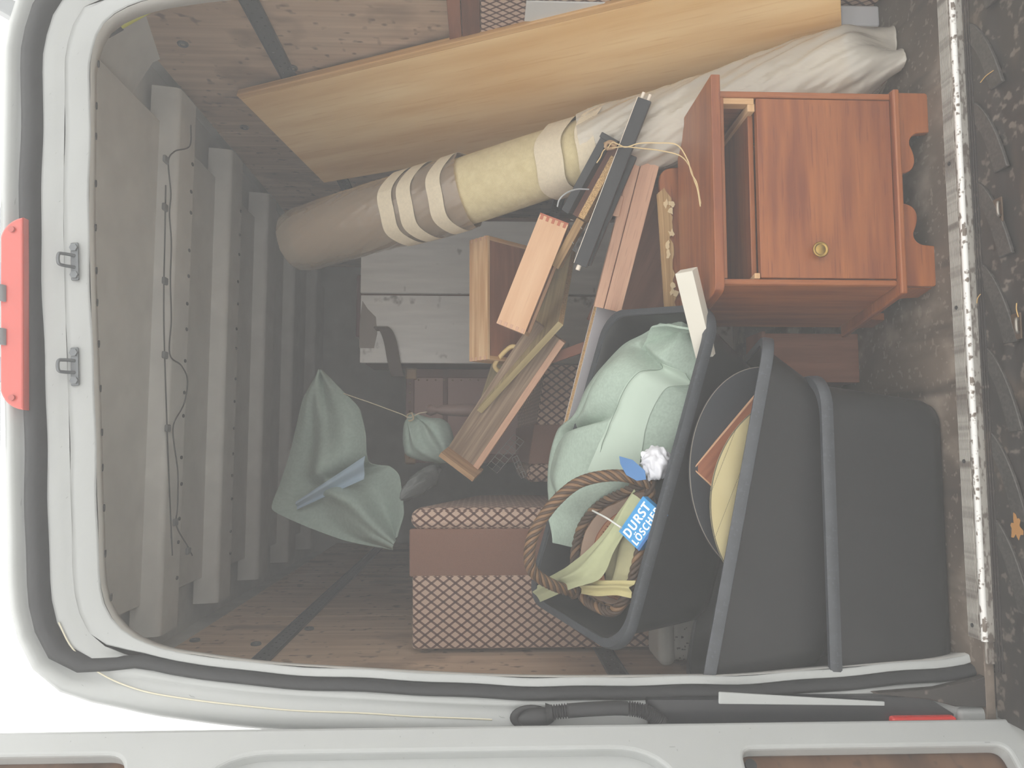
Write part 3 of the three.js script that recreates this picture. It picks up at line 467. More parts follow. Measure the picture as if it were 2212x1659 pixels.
// ---------------------------------------------------------------- upholstered seat sections standing on end
function seat(label, x0, z0, hL, hR, mirror, depth, hBack) {
  const t = thing('seat_section', label, 'sofa', V(x0, 0, z0));
  const slope = (g) => { const p = g.attributes.position; for (let i = 0; i < p.count; i++) { const k = clamp(-p.getZ(i) / depth), top = mixn(mixn(hL, hR, clamp(p.getX(i) / 0.45)), hBack, k); p.setY(i, p.getY(i) * top); } g.computeVertexNormals(); return setUV(g); };
  const B = (a, b, r, dz = 0, dy = 0) => { const g = new RoundedBoxGeometry(b - a, 1, depth, 4, r); g.translate((a + b) / 2, 0.5 - dy, -depth / 2 + dz); return slope(g); };
  part('base', B(0, 0.205, 0.008, 0, 0.006), mFabric, t);
  part('band', B(0.2, 0.335, 0.006, -0.003, -0.002), mBand, t);
  part('seat_cushion', B(0.33, 0.395, 0.03, 0.004, -0.002), mFabric, t);
  if (mirror) { t.scale.x = -1; }
  return t;
}
seat('brown patterned seat section standing on end beside the left plywood wall', -0.837, -0.68, 1.2, 1.205, false, 0.62, 1.02);
seat('brown patterned seat section standing on end behind the white board', -0.385 + 0.395, -1.02, 0.79, 0.86, true, 0.55, 0.86);

// ---------------------------------------------------------------- loose boards, drawers and frames in the middle
function boardThing(name, label, p0, p1, p2, t, m, o = {}) {      // chipboard core with veneered faces when o.core is given
  const f = frame(p0, p1, p2), k = thing(name, label, o.category || 'board', p0), M = f.m.clone().setPosition(0, 0, 0), s = f.flip ? 1 : -1;
  const put = (g) => { g.applyMatrix4(M); return g; };
  if (o.core) {
    const c = box(f.L - 0.001, f.W - 0.001, t - 0.002, 0.0008); c.translate(f.L / 2, f.W / 2, s * t / 2); part('core', put(c), mChip, k);
    for (const [a, nm] of [[0.0006, 'face_veneer'], [t - 0.0006, 'back_veneer']]) { const g = box(f.L, f.W, 0.0012, 0.0004); g.translate(f.L / 2, f.W / 2, s * a); part(nm, put(g), m, k); }
    if (o.band) { const g = box(f.L, 0.0014, t, 0.0004); g.translate(f.L / 2, o.band === 'far' ? f.W : 0, s * t / 2); part('edge_band', put(g), m, k); }
  } else { const g = box(f.L, f.W, t, o.r ?? 0.0015); g.translate(f.L / 2, f.W / 2, s * t / 2); part(o.part || 'plank', shift(put(g), rnd(), rnd()), m, k); }
  k.userData.f = undefined; delete k.userData.f;
  return { k, f, put, s };
}
// white melamine shelf behind the upper tub
boardThing('melamine_shelf', 'white melamine shelf with raw chipboard edge standing behind the upper tub', atZ(1294, 646, -0.57), atZ(1209, 979, -0.57), atZ(1450, 720, -0.74), 0.016, mat(0xd9d6da, 0.4), { core: true });
// beige veneered cupboard door with a loop handle
{
  const { k, f, put, s } = boardThing('cupboard_door', 'beige veneered chipboard door with a cream loop handle under the small drawer', atZ(1030, 886, -0.78), atZ(1206, 694, -0.56), atZ(1190, 590, -1.06), 0.018, mVeneer, { core: true, band: 'near' });
  const hp = new THREE.Vector3(); const q = 0.42 * f.L, w = 0.07, zz = -s;
  part('handle', put(tube([V(q - 0.05, w, 0), V(q - 0.05, w, zz * 0.024), V(q - 0.042, w, zz * 0.036), V(q + 0.042, w, zz * 0.036), V(q + 0.05, w, zz * 0.024), V(q + 0.05, w, 0)], 0.007, 40, 8)), mat(0xd8bd84, 0.45), k);
}
// raw chipboard shelf seen on its edge, with a nailed lath below it
boardThing('chipboard_shelf', 'raw chipboard shelf seen edge on between the black slats', atZ(1320, 335, -0.365), atZ(1248, 468, -0.42), atZ(1332, 344, -0.36), 0.1, mChip, {});
{
  const { k, f, put, s } = boardThing('nailed_lath', 'brown wooden lath with bent nails below the chipboard shelf', atZ(1246, 470, -0.425), atZ(1190, 572, -0.50), atZ(1262, 480, -0.42), 0.03, mat(0xffffff, 0.7, { map: woodTex(0x8a6a44, 0xa8875c, 401, { w: 0.1, l: 0.4 }) }));
  for (const [a, b] of [[0.0, -0.004], [0.004, 0.022], [0.05, 0.022], [0.1, 0.0]]) part('nail', put(tube([V(a + 0.01, b, 0.004), V(a + 0.012, b + (b > 0.01 ? 0.007 : -0.007), 0.006)], 0.001, 6, 5)), mAlu, k);
}
// black slats with white dowels
{
  const dow = mat(0xe8dccb, 0.6);
  const a = boardThing('black_bar', 'long black slat with two white dowels in its upper end', atZ(1378, 209, -0.29), atZ(1240, 568, -0.42), atZ(1405, 222, -0.285), 0.018, mBlackWood, { category: 'slat' });
  for (const w of [0.25, 0.75]) { const g = new THREE.CylinderGeometry(0.0042, 0.0042, 0.02, 12); g.rotateZ(Math.PI / 2); g.translate(-0.006, a.f.W * w, a.s * 0.009); part('dowel', a.put(g), dow, a.k); }
  { const g = new THREE.CylinderGeometry(0.006, 0.006, 0.02, 12); g.rotateZ(Math.PI / 2); g.translate(a.f.L + 0.004, a.f.W * 0.4, a.s * 0.009); part('dowel', a.put(g), dow, a.k); }
  const lightEdge = boxAt(a.f.L * 0.5, -0.0006, a.s * 0.001, a.f.L, 0.0016, 0.0018, 0.0004); part('worn_edge', a.put(lightEdge), dow, a.k);
  boardThing('black_bar', 'shorter black slat beside the pinkish grooved rail', atZ(1352, 330, -0.355), atZ(1252, 566, -0.435), atZ(1376, 338, -0.35), 0.018, mBlackWood, { category: 'slat' });
  const c = boardThing('black_angle_bar', 'black angled frame piece with a capped end in front of the carpet roll', atZ(1297, 296, -0.335), atZ(1212, 453, -0.42), atZ(1313, 304, -0.33), 0.05, mBlackWood, { category: 'frame' });
  part('end_cap', c.put(boxAt(-0.006, 0.022, c.s * 0.02, 0.014, 0.05, 0.045, 0.002)), mBlackWood, c.k);
  part('web', c.put(boxAt(c.f.L / 2, 0.03, c.s * 0.045, c.f.L, 0.04, 0.006, 0.001)), mTeakDark, c.k);
  solo('clear_tube', tube([atZ(1272, 409, -0.39), atZ(1245, 409, -0.38), atZ(1222, 418, -0.37), atZ(1208, 432, -0.37), atZ(1204, 447, -0.375)], 0.0022, 40, 6), mat(0xd7dadc, 0.2, { transmission: 0.5, thickness: 0 }), 'thin clear plastic tube curling over the black frame piece', 'tube');
}
// pinkish grooved rail with blocks
{
  const P0 = atZ(1369, 321, -0.385), P1 = atZ(1283, 662, -0.52), P2 = atZ(1431, 333, -0.385), f = frame(P0, P1, P2), k = thing('grooved_rail', 'pinkish brown grooved rail with two small blocks beside the black slats', 'rail', P0), M = f.m.clone().setPosition(0, 0, 0), s = f.flip ? 1 : -1, put = (g) => g.applyMatrix4(M);
  part('plank', put(boxAt(f.L / 2, f.W * 0.175, s * 0.011, f.L, f.W * 0.35, 0.022, 0.0015)), mPink, k);
  part('plank', put(shift(boxAt(f.L / 2, f.W * 0.69, s * 0.011, f.L, f.W * 0.62, 0.022, 0.0015), 0.3, 0.1)), mPink, k);
  part('tongue', put(boxAt(f.L / 2, f.W * 0.365, s * 0.014, f.L, f.W * 0.1, 0.012, 0.001)), mTeakDark, k);
  part('mortise', put(boxAt(0.022, f.W * 0.5, s * 0.0005, 0.008, 0.011, 0.002, 0.0003)), mHole, k);
  for (const [x, l] of [[0.045, 0.075], [0.15, 0.055]]) part('block', put(boxAt(x, -0.006, -s * 0.004, l, 0.022, 0.02, 0.002)), mPink, k);
}
// headboard with torn plywood edge
{
  const P0 = atZ(1424, 366, -0.40), P1 = atZ(1444, 668, -0.44), P2 = atZ(1482, 364, -0.40), f = frame(P0, P1, P2), k = thing('torn_panel', 'rounded reddish brown panel with a torn plywood edge behind the night stand', 'panel', P0), M = f.m.clone().setPosition(0, 0, 0), s = f.flip ? 1 : -1, put = (g) => g.applyMatrix4(M);
  const sh = new THREE.Shape(), r = 0.035; sh.moveTo(r, 0); sh.lineTo(f.L, 0); sh.lineTo(f.L, f.W); sh.lineTo(r * 0.6, f.W); sh.quadraticCurveTo(0, f.W, 0, f.W - r * 0.6); sh.lineTo(0, r); sh.quadraticCurveTo(0, 0, r, 0);
  const g = new THREE.ExtrudeGeometry(sh, { depth: 0.016, bevelEnabled: true, bevelSize: 0.0015, bevelThickness: 0.0015, bevelSegments: 1 }); if (s < 0) g.translate(0, 0, -0.016); part('panel', put(setUV(g)), mTeak, k);
  const tp = new THREE.Shape(); tp.moveTo(0.065, -0.012); tp.lineTo(f.L, -0.012); let x = f.L; tp.lineTo(f.L, 0.02); while (x > 0.075) { x -= rr(0.008, 0.02); tp.lineTo(x, rr(0.012, 0.026)); } tp.lineTo(0.05, 0.008); tp.lineTo(0.065, -0.012);
  const g2 = new THREE.ExtrudeGeometry(tp, { depth: 0.006, bevelEnabled: false }); g2.translate(0, 0, s < 0 ? 0.0015 : -0.0075); part('torn_ply', put(setUV(g2)), mat(0xffffff, 0.8, { map: woodTex(0x9a774a, 0xc9a97a, 411, { w: 0.1, l: 0.4 }) }), k);
  const pale = mat(0xdcc59c, 0.9);
  for (let i = 0; i < 9; i++) { const q = new THREE.Shape(), cx = rr(0.09, f.L - 0.03), cy = rr(0.006, 0.03), n = 9; for (let j = 0; j < n; j++) { const a = j / n * 6.283, rd = rr(0.003, 0.010); q[j ? 'lineTo' : 'moveTo'](cx + Math.cos(a) * rd * 1.5, cy + Math.sin(a) * rd); } const e = new THREE.ExtrudeGeometry(q, { depth: 0.0015, bevelEnabled: false }); e.translate(0, 0, s < 0 ? 0.0075 : -0.009); part('splinter', put(e), pale, k); }
}
boardThing('brown_board', 'dark reddish board standing behind the pinkish grooved rail', atZ(1400, 395, -0.64), atZ(1268, 690, -0.72), atZ(1560, 440, -0.64), 0.018, mPly2);
boardThing('brown_lath', 'reddish brown lath lying across behind the white melamine shelf', atZ(1165, 772, -0.72), atZ(1275, 733, -0.66), atZ(1172, 792, -0.72), 0.018, mPly2, { category: 'lath' });
// brown board with an end plate
{
  const { k, f, put, s } = boardThing('edged_board', 'rough brown board with a pinkish edge and an end plate above the seat section', atZ(968, 966, -0.86), atZ(1150, 690, -0.66), atZ(1052, 970, -0.82), 0.02, mat(0xffffff, 0.75, { map: woodTex(0x7a6450, 0xa48d76, 421, { w: 0.15, l: 0.5, contrast: 1.3 }) }));
  part('edge_strip', put(boxAt(f.L / 2, f.W + 0.004, s * 0.006, f.L, 0.02, 0.02, 0.0015)), mPink, k);
  part('end_plate', put(boxAt(-0.006, f.W * 0.62, -s * 0.02, 0.016, f.W * 1.25, 0.085, 0.0015)), mat(0xffffff, 0.75, { map: woodTex(0x9a7450, 0xbd9870, 425, { w: 0.15, l: 0.3 }) }), k);
}
// drawer on its side, bottom panel towards the doors
{
  const P0 = atZ(1053, 508, -0.70), P1 = atZ(1053, 776, -0.70), P2 = atZ(1014, 505, -0.76), f = frame(P0, P1, P2), k = thing('drawer', 'pine drawer lying on its side with the reddish bottom panel showing', 'drawer', P0), M = f.m.clone().setPosition(0, 0, 0), s = f.flip ? 1 : -1, put = (g) => g.applyMatrix4(M), D = 0.21;
  const sd = part('side', put(boxAt(f.L / 2, f.W / 2, s * 0.005, f.L, f.W, 0.01, 0.001)), mPine, k);
  part('side', put(boxAt(f.L / 2, f.W / 2, s * (D - 0.005), f.L, f.W, 0.01, 0.001)), mPine, k);
  for (const x of [0.006, f.L - 0.006]) part('end', put(boxAt(x, f.W / 2, s * D / 2, 0.012, f.W - 0.001, D - 0.002, 0.001)), mPine, k);
  part('bottom', put(boxAt(f.L / 2, 0.008, s * D / 2, f.L - 0.02, 0.005, D - 0.016, 0.0006)), mPly2, k);
  for (let i = 0; i < 4; i++) for (const x of [0.005, f.L - 0.005]) part('dovetail', put(boxAt(x, f.W * (0.14 + i * 0.24), s * 0.0048, 0.0115, f.W * 0.11, 0.0108, 0.0003)), mPink, sd);
}
// small beech drawer
{
  const P0 = atZ(1166, 462, -0.455), P1 = atZ(1072, 698, -0.50), P2 = atZ(1229, 482, -0.445), f = frame(P0, P1, P2), k = thing('drawer', 'narrow pale beech drawer with finger joints tilted over the veneered door', 'drawer', P0), M = f.m.clone().setPosition(0, 0, 0), s = f.flip ? 1 : -1, put = (g) => g.applyMatrix4(M), D = 0.12;
  const sd = part('side', put(boxAt(f.L / 2, f.W / 2, s * 0.005, f.L, f.W, 0.01, 0.001)), mBeech, k);
  part('side', put(boxAt(f.L / 2, f.W / 2, s * (D - 0.005), f.L, f.W, 0.01, 0.001)), mBeech, k);
  for (const x of [0.005, f.L - 0.005]) part('end', put(boxAt(x, f.W / 2, s * D / 2, 0.0098, f.W - 0.001, D - 0.002, 0.001)), mBeech, k);
  part('bottom', put(boxAt(f.L / 2, f.W - 0.01, s * D / 2, f.L - 0.015, 0.004, D - 0.014, 0.0006)), mPly2, k);
  const red = mat(0xb5674c, 0.6);
  for (let i = 0; i < 5; i++) for (const x of [0.006, f.L - 0.006]) part('finger_joint', put(boxAt(x, f.W * (0.1 + i * 0.2), s * 0.0044, 0.0124, f.W * 0.095, 0.011, 0.0004)), x < 0.1 ? red : mPink, sd);
  part('end_veneer', put(boxAt(-0.002, f.W / 2, s * D / 2, 0.004, f.W, D, 0.001)), red, k);
}
// cord tied round the slats
{
  const c = thing('packing_string', 'pale cord knotted round the black slats and trailing over the night stand', 'cord', atZ(1322, 313, -0.31)), o = c.position, m = mat(0xd6bd8f, 0.85), L = (l, z0, z1) => l.map(([a, b], i) => atZ(a, b, mixn(z0, z1, i / (l.length - 1))).sub(o));
  part('strand', tube(L([[1312, 322], [1322, 308], [1336, 312], [1352, 318], [1380, 310], [1420, 309], [1462, 313], [1485, 345], [1494, 375], [1505, 395], [1511, 425], [1514, 440]], -0.305, -0.075), 0.0016, 90, 5), m, c);
  part('strand', tube(L([[1322, 320], [1345, 317], [1390, 321], [1430, 326], [1470, 337], [1490, 360], [1500, 390], [1507, 410], [1513, 446]], -0.30, -0.07), 0.0016, 80, 5), m, c);
  part('strand', tube(L([[1316, 318], [1304, 325], [1297, 340], [1289, 352]], -0.315, -0.33), 0.0016, 20, 5), m, c);
  part('knot', tube(L([[1305, 312], [1318, 306], [1330, 312], [1322, 320], [1308, 318], [1314, 308], [1328, 318], [1310, 322]], -0.315, -0.305), 0.0042, 60, 6), mat(0xa98a68, 0.9), c);
}
// ---------------------------------------------------------------- things deeper in the van
const mWash = mat(0xffffff, 0.75, { map: per(tex(512, 512, (u, v) => { const n = fbm(u, v, 5, 40, 431, 4), d = fbm(u, v, 14, 14, 435, 4), e = fbm(u, v, 5, 5, 439, 3); let k = mix3(hex(0xd9d7d4), hex(0xeeece8), n); k = mix3(k, hex(0x6d6865), sm(0.6, 0.75, d * 0.65 + e * 0.35) * 0.8); return k; }), 0.75, 0.75) });
{
  const z = -1.45, O = V(0.06, 0.0, z), k = thing('painted_chest', 'tall whitewashed plank chest with a peeled patch behind the drawers', 'chest', O);
  const sx = atZ(900, 635, z).x - O.x, top = atZ(778, 720, z).y;
  part('plank', boxAt(sx / 2 - 0.003, top / 2, -0.012, sx - 0.006, top, 0.024, 0.003), mWash, k);
  part('plank', shift(boxAt(sx + 0.15, top / 2 + 0.002, -0.012, 0.294, top, 0.024, 0.003), 0.4, 0.2), mWash, k);
  part('carcass', boxAt(0.3, top / 2 - 0.004, -0.17, 0.59, top - 0.01, 0.29, 0.004), mTeakDark, k);
  const s = new THREE.Shape(); [[783, 650], [795, 668], [812, 685], [815, 720], [808, 752], [776, 752], [777, 700]].forEach(([a, b], i) => { const p = atZ(a, b, z).sub(O); s[i ? 'lineTo' : 'moveTo'](p.x, p.y); });
  const g = new THREE.ExtrudeGeometry(s, { depth: 0.002, bevelEnabled: false }); part('peeled_patch', setUV(g), mat(0x8a8079, 0.9), k);
  solo('maroon_box', boxAt(0.36, 0.78, -1.95, 0.28, 1.56, 0.2, 0.006), mat(0x71423d, 0.7), 'tall maroon box standing behind the whitewashed chest', 'box');
  const a = [[857, 812], [850, 780], [842, 735], [832, 712], [822, 705], [818, 712]].map(([p, q]) => atZ(p, q, -1.425));
  const st = solo('leather_strap', sheet(2, 24, (u, v) => { const c = new THREE.CatmullRomCurve3(a), p = c.getPoint(v); return p.add(V(0.0, -(u - 0.5) * 0.05 * (v > 0.85 ? 1 - (v - 0.85) * 4 : 1), -0.02 + 0.02 * Math.sin(v * 3))); }, 0.006), mat(0x4f4038, 0.7), 'dark leather strap hanging over the whitewashed chest', 'strap');
}
{
  const z = -1.6, p = atZ(878, 797, z), q = atZ(1060, 1000, z), w = p.x - q.x, h = p.y, O = V(q.x, 0, z), k = thing('steamer_trunk', 'brown trunk with riveted edge bands and brass corners behind the tied sack', 'trunk', O);
  const body = mat(0xa3837a, 0.6), band = mat(0x6d4a41, 0.6), brass = mat(0x9b7f60, 0.5, { metalness: 0.5 }), bands = [];
  part('body', boxAt(w / 2, h / 2, -0.16, w - 0.01, h - 0.01, 0.31, 0.01), body, k);
  for (const [x, y, a, b] of [[w / 2, h - 0.016, w, 0.034], [w / 2, h - 0.16, w, 0.02], [0.018, h / 2, 0.036, h], [w - 0.018, h / 2, 0.036, h]]) bands[bands.length] = part('edge_band', boxAt(x, y, -0.004, a, b, 0.012, 0.003), band, k);
  part('edge_band', boxAt(w / 2, h - 0.003, -0.16, w, 0.01, 0.316, 0.003), band, k);
  for (const x of [0.02, w - 0.02]) { part('corner', boxAt(x, h - 0.02, -0.006, 0.05, 0.05, 0.022, 0.009), brass, k); }
  for (let i = 0; i < 9; i++) { const g = new THREE.SphereGeometry(0.004, 8, 6); g.translate(w - 0.045, h - 0.05 - i * 0.035, 0.001); part('rivet', g, brass, bands[3]); const g2 = new THREE.SphereGeometry(0.004, 8, 6); g2.translate(w - 0.06 - i * 0.038, h - 0.016, 0.003); part('rivet', g2, brass, bands[0]); }
}
// grey-green cloth hung like a tent
const mSage = mat(0x9fb0a6, 0.9, { map: per(speck(441, 0.9, 1, 40, 3), 0.3, 0.3), sheen: 0.2 });
{
  const Lf = [[690, 799], [656, 860], [641, 920], [625, 985], [606, 1045], [588, 1101], [655, 1135], [750, 1170], [848, 1189]], Rt = [[694, 800], [742, 846], [776, 882], [790, 940], [791, 1000], [842, 1008], [864, 1030], [873, 1110], [857, 1160]];
  const cv = (l, zs) => new THREE.CatmullRomCurve3(l.map(([a, b], i) => atZ(a, b, zs[i])), false, 'catmullrom', 0.3);
  const A = cv(Lf, [-1.22, -1.24, -1.25, -1.24, -1.2, -1.12, -1.06, -1.0, -0.93]), B = cv(Rt, [-1.22, -1.12, -1.05, -1.0, -0.97, -1.0, -0.99, -0.94, -0.9]);
  solo('hung_cloth', sheet(40, 70, (u, v) => { const p = A.getPoint(v).lerp(B.getPoint(v), u); const f = 0.03 * Math.sin(u * 9 + v * 5) * Math.sin(u * Math.PI) + 0.05 * Math.exp(-(((u - 0.35 - v * 0.25) / 0.1) ** 2)) * sm(0, 0.2, v) - 0.09 * Math.exp(-(((v - 0.62 + u * 0.1) / 0.07) ** 2)) * sm(0.1, 0.5, u) + 0.02 * (fbm(u, v, 4, 6, 451, 3) - 0.5); return p.add(V(0, 0, f)); }, 0.003), mSage, 'grey green cloth hung like a tent above the left seat section', 'cloth');
  const b = [[792, 985], [758, 1000], [700, 1040], [645, 1080], [780, 1035], [740, 1060], [690, 1085], [640, 1100]];
  solo('blue_cloth', sheet(24, 8, (u, v) => { const t1 = atZ(mixn(788, 640, u), mixn(985, 1083, u), -0.93 - 0.14 * u), t2 = atZ(mixn(785, 640, u), mixn(1035, 1100, u), -0.95 - 0.13 * u); return t1.lerp(t2, v).add(V(0, 0, 0.012 * Math.sin(v * 6))); }, 0.002), mat(0xa5bacb, 0.9), 'pale blue cloth folded between the panels of the grey green cloth', 'cloth');
}
// tied sack and string
{
  const c = atZ(925, 945, -0.98), g0 = atZ(888, 899, -1.0), k = thing('tied_sack', 'grey green sack gathered with string in front of the trunk', 'sack', c);
  const cvs = (l) => new THREE.CatmullRomCurve3(l.map(([a, b]) => atZ(a, b, -1.0).sub(c)), false, 'catmullrom', 0.4), SA = cvs([[886, 894], [873, 915], [870, 950], [877, 982], [905, 994], [948, 1001]]), SB = cvs([[893, 893], [920, 902], [948, 904], [968, 918], [979, 950], [977, 1000]]);
  for (const sd of [1, -1]) part('bag', sheet(40, 40, (u, v) => { const p = SA.getPoint(v).lerp(SB.getPoint(v), u), b = Math.sqrt(Math.max(0, 1 - (2 * u - 1) ** 2)) * (0.012 + 0.06 * sm(0, 0.6, v)) * Math.sqrt(1 - v ** 6 * 0.98); return p.add(V(0, -0.012 * Math.sin(u * 14) * (1 - v) * sm(0, 0.1, v), sd * b * (1 + 0.28 * Math.sin(u * 22 + v * 3) * (1 - v)))); }), mSage, k);
  part('string', tube([atZ(742, 850, -1.1), atZ(800, 870, -1.06), atZ(868, 895, -0.99), atZ(886, 902, -0.965), atZ(905, 893, -0.965), atZ(922, 890, -0.98)].map((p) => p.sub(c)), 0.0018, 60, 5), mat(0xc9bca4, 0.9), k);
  part('string', tube([atZ(890, 892, -0.975), atZ(893, 905, -0.955), atZ(884, 909, -0.97), atZ(880, 897, -1.0), atZ(890, 892, -0.975)].map((p) => p.sub(c)), 0.003, 40, 5), mat(0xb9a98c, 0.9), k);
  const p = atZ(938, 886, -1.08); const lg = new THREE.LatheGeometry([[0, 0.03], [0.014, 0.027], [0.02, 0.012], [0.015, 0], [0.011, -0.01], [0.018, -0.03], [0.022, -0.1], [0.02, -0.19]].map(([a, b]) => new THREE.Vector2(a, b)), 20); lg.translate(p.x, p.y, p.z); solo('turned_post', lg, mat(0x7b625a, 0.5), 'dark turned wooden post with a round finial beside the tied sack', 'post');
  solo('grey_bag', sheet(60, 30, (u, v) => { const a = u * Math.PI * 2, q = v * Math.PI, n = 1 + 0.6 * (fbm(u, v, 6, 5, 461, 3) - 0.5) * 2, A = atZ(958, 1008, -0.90), B = atZ(876, 1078, -0.78), ax = A.clone().lerp(B, v), r = 0.036 * Math.pow(Math.sin(q), 0.5) * n; return ax.add(V(Math.cos(a) * r * 0.7, Math.sin(a) * r * 0.8 + 0.012, Math.cos(a) * r * 0.8)); }), mat(0x5c605f, 0.5), 'crumpled grey plastic bag lying on top of the left seat section', 'bag');
}
// wire racks
{
  const w = mat(0x9a948e, 0.4, { metalness: 0.6 });
  const rack = (label, a, b, c, n, z) => { const P = ([x, y]) => atZ(x, y, z), A = P(a), B = P(b), C = P(c), k = thing('wire_rack', label, 'wire rack', A); const dx = B.clone().sub(A), dy = C.clone().sub(A); for (const e of [0, 0.5, 1]) part('wire', tube([dy.clone().multiplyScalar(e), dx.clone().multiplyScalar(0.5).addScaledVector(dy, e), dx.clone().addScaledVector(dy, e)], 0.0013, 6, 5), w, k); for (let i = 0; i <= n; i++) { const q = dx.clone().multiplyScalar(i / n); part('wire', tube([q.clone(), q.clone().addScaledVector(dy, 0.5), q.clone().add(dy)], 0.0013, 4, 5), w, k); } };
  rack('long wire rack behind the end plate of the brown board', [1110, 938], [1052, 1006], [1132, 954], 7, -1.04);
  rack('short wire rack hanging between the two seat sections', [1106, 990], [1126, 1034], [1117, 984], 4, -1.04);
}
// grey plastic crate behind the nested tubs
{
  const z = -0.50, a = atZ(1424, 1435, z), b = atZ(1424, 1180, z), w = b.x - a.x + 0.05, h = a.y, k = thing('plastic_crate', 'pale grey plastic crate with rounded corners behind the black tubs', 'crate', V(a.x, 0, z));
  const g = new RoundedBoxGeometry(w, h - 0.02, 0.13, 4, 0.035); g.translate(w / 2, (h - 0.02) / 2, -0.068); part('body', setUV(g), mat(0xb9bab4, 0.55, { map: per(tex(256, 256, (u, v) => { const d = fbm(u, v, 50, 50, 471, 2); const k2 = d > 0.82 ? 0.45 : 0.97; return [k2, k2, k2]; }), 0.4, 0.4) }), k);
  const g2 = new RoundedBoxGeometry(w + 0.012, 0.045, 0.145, 4, 0.02); g2.translate(w / 2, h - 0.022, -0.068); part('lid', setUV(g2), mat(0xc4c5bf, 0.5), k);
}
// low brown box between the night stand and the tubs
{
  const k = thing('low_box', 'low reddish brown wooden box on the floor between the night stand and the tubs', 'box', V(-0.035, 0, -0.50));
  for (const [x, z, w, d] of [[0, 0.05, 0.13, 0.012], [0, -0.05, 0.13, 0.012], [-0.059, 0, 0.012, 0.088], [0.059, 0, 0.012, 0.088]]) part('side', boxAt(x, 0.125, z, w, 0.25, d, 0.002), mPly2, k);
  part('lid', boxAt(0, 0.256, 0, 0.14, 0.012, 0.12, 0.002), mPly2, k);
}

// ---------------------------------------------------------------- what the crooked tub holds
{
  const tilt = 0.20;
  const disc = (name, label, cat, cx, cy, z, ra, rb, th, m, extra) => { const p = atZ(cx, cy, z), s = new THREE.Shape(); s.absellipse(0, 0, ra, rb, 0, Math.PI * 2); const g = new THREE.ExtrudeGeometry(s, { depth: th, bevelEnabled: true, bevelSize: 0.0012, bevelThickness: 0.0012, bevelSegments: 1, curveSegments: 40 }); g.translate(0, 0, -th); const t = thing(name, label, cat, p); t.rotation.x = tilt; part('board', setUV(g), m, t); if (extra) extra(t); return t; };
  disc('black_oval_board', 'black oval board standing in the crooked tub behind the cream disc', 'board', 1655, 1020, -0.165, 0.235, 0.185, 0.008, mat(0x303338, 0.5), (t) => { const c = []; for (let i = 0; i < 64; i++) { const a = i / 64 * Math.PI * 2; c.push(V(Math.cos(a) * 0.236, Math.sin(a) * 0.186, 0)); } part('edge_line', tube(c, 0.0011, 200, 5, true), mat(0x8c8478, 0.6), t); });
  { const P0 = atZ(1498, 1013, -0.13), P1 = atZ(1640, 848, -0.13), P2 = atZ(1560, 1150, -0.13), f = frame(P0, P1, P2), k = thing('brown_square', 'brown square board with a pale rim standing between the black oval and cream disc', 'board', P0), M = f.m.clone().setPosition(0, 0, 0), s = f.flip ? 1 : -1;
    k.rotation.x = 0.06; part('board', boxAt(f.L / 2, 0.08, s * 0.003, f.L, 0.16, 0.006, 0.001).applyMatrix4(M), mat(0xffffff, 0.5, { map: woodTex(0x8c5236, 0xa56a48, 501, { w: 0.2, l: 0.4 }) }), k);
    for (const g of [boxAt(f.L / 2, 0, s * 0.003, f.L, 0.003, 0.0075, 0.0006), boxAt(0, 0.08, s * 0.003, 0.003, 0.16, 0.0075, 0.0006)]) part('rim', g.applyMatrix4(M), mat(0xcfa37e, 0.6), k); }
  const cream = tex(1024, 1024, (u, v) => { let k = mix3(hex(0xb9ab7c), hex(0xcbbf94), fbm(u, v, 6, 6, 511, 4)); const q = u * 0.42 + v * 0.91, w = -u * 0.91 + v * 0.42; const l = (q * 22) % 1; if (l < 0.05 && Math.floor(q * 22) % 2 !== 0) k = mix3(k, hex(0x4c4435), ((w * 130) % 1 + 1) % 1 < 0.75 ? 0.75 : 0); return k; });
  const cr = disc('cream_disc', 'cream disc printed with dashed lines behind the rim of the crooked tub', 'disc', 1758, 1092, -0.12, 0.245, 0.245, 0.004, mat(0xffffff, 0.6, { map: cream }), null);
  const m = cr.children[0], uv = m.geometry.attributes.uv, ps = m.geometry.attributes.position; for (let i = 0; i < uv.count; i++) uv.setXY(i, ps.getX(i) / 0.5 + 0.5, ps.getY(i) / 0.5 + 0.5);
  const c = []; for (let i = 0; i < 64; i++) { const a = i / 64 * Math.PI * 2; c.push(V(Math.cos(a) * 0.246, Math.sin(a) * 0.246, 0)); } part('edge_line', tube(c, 0.0014, 200, 5, true), mat(0x55503f, 0.6), cr);
}
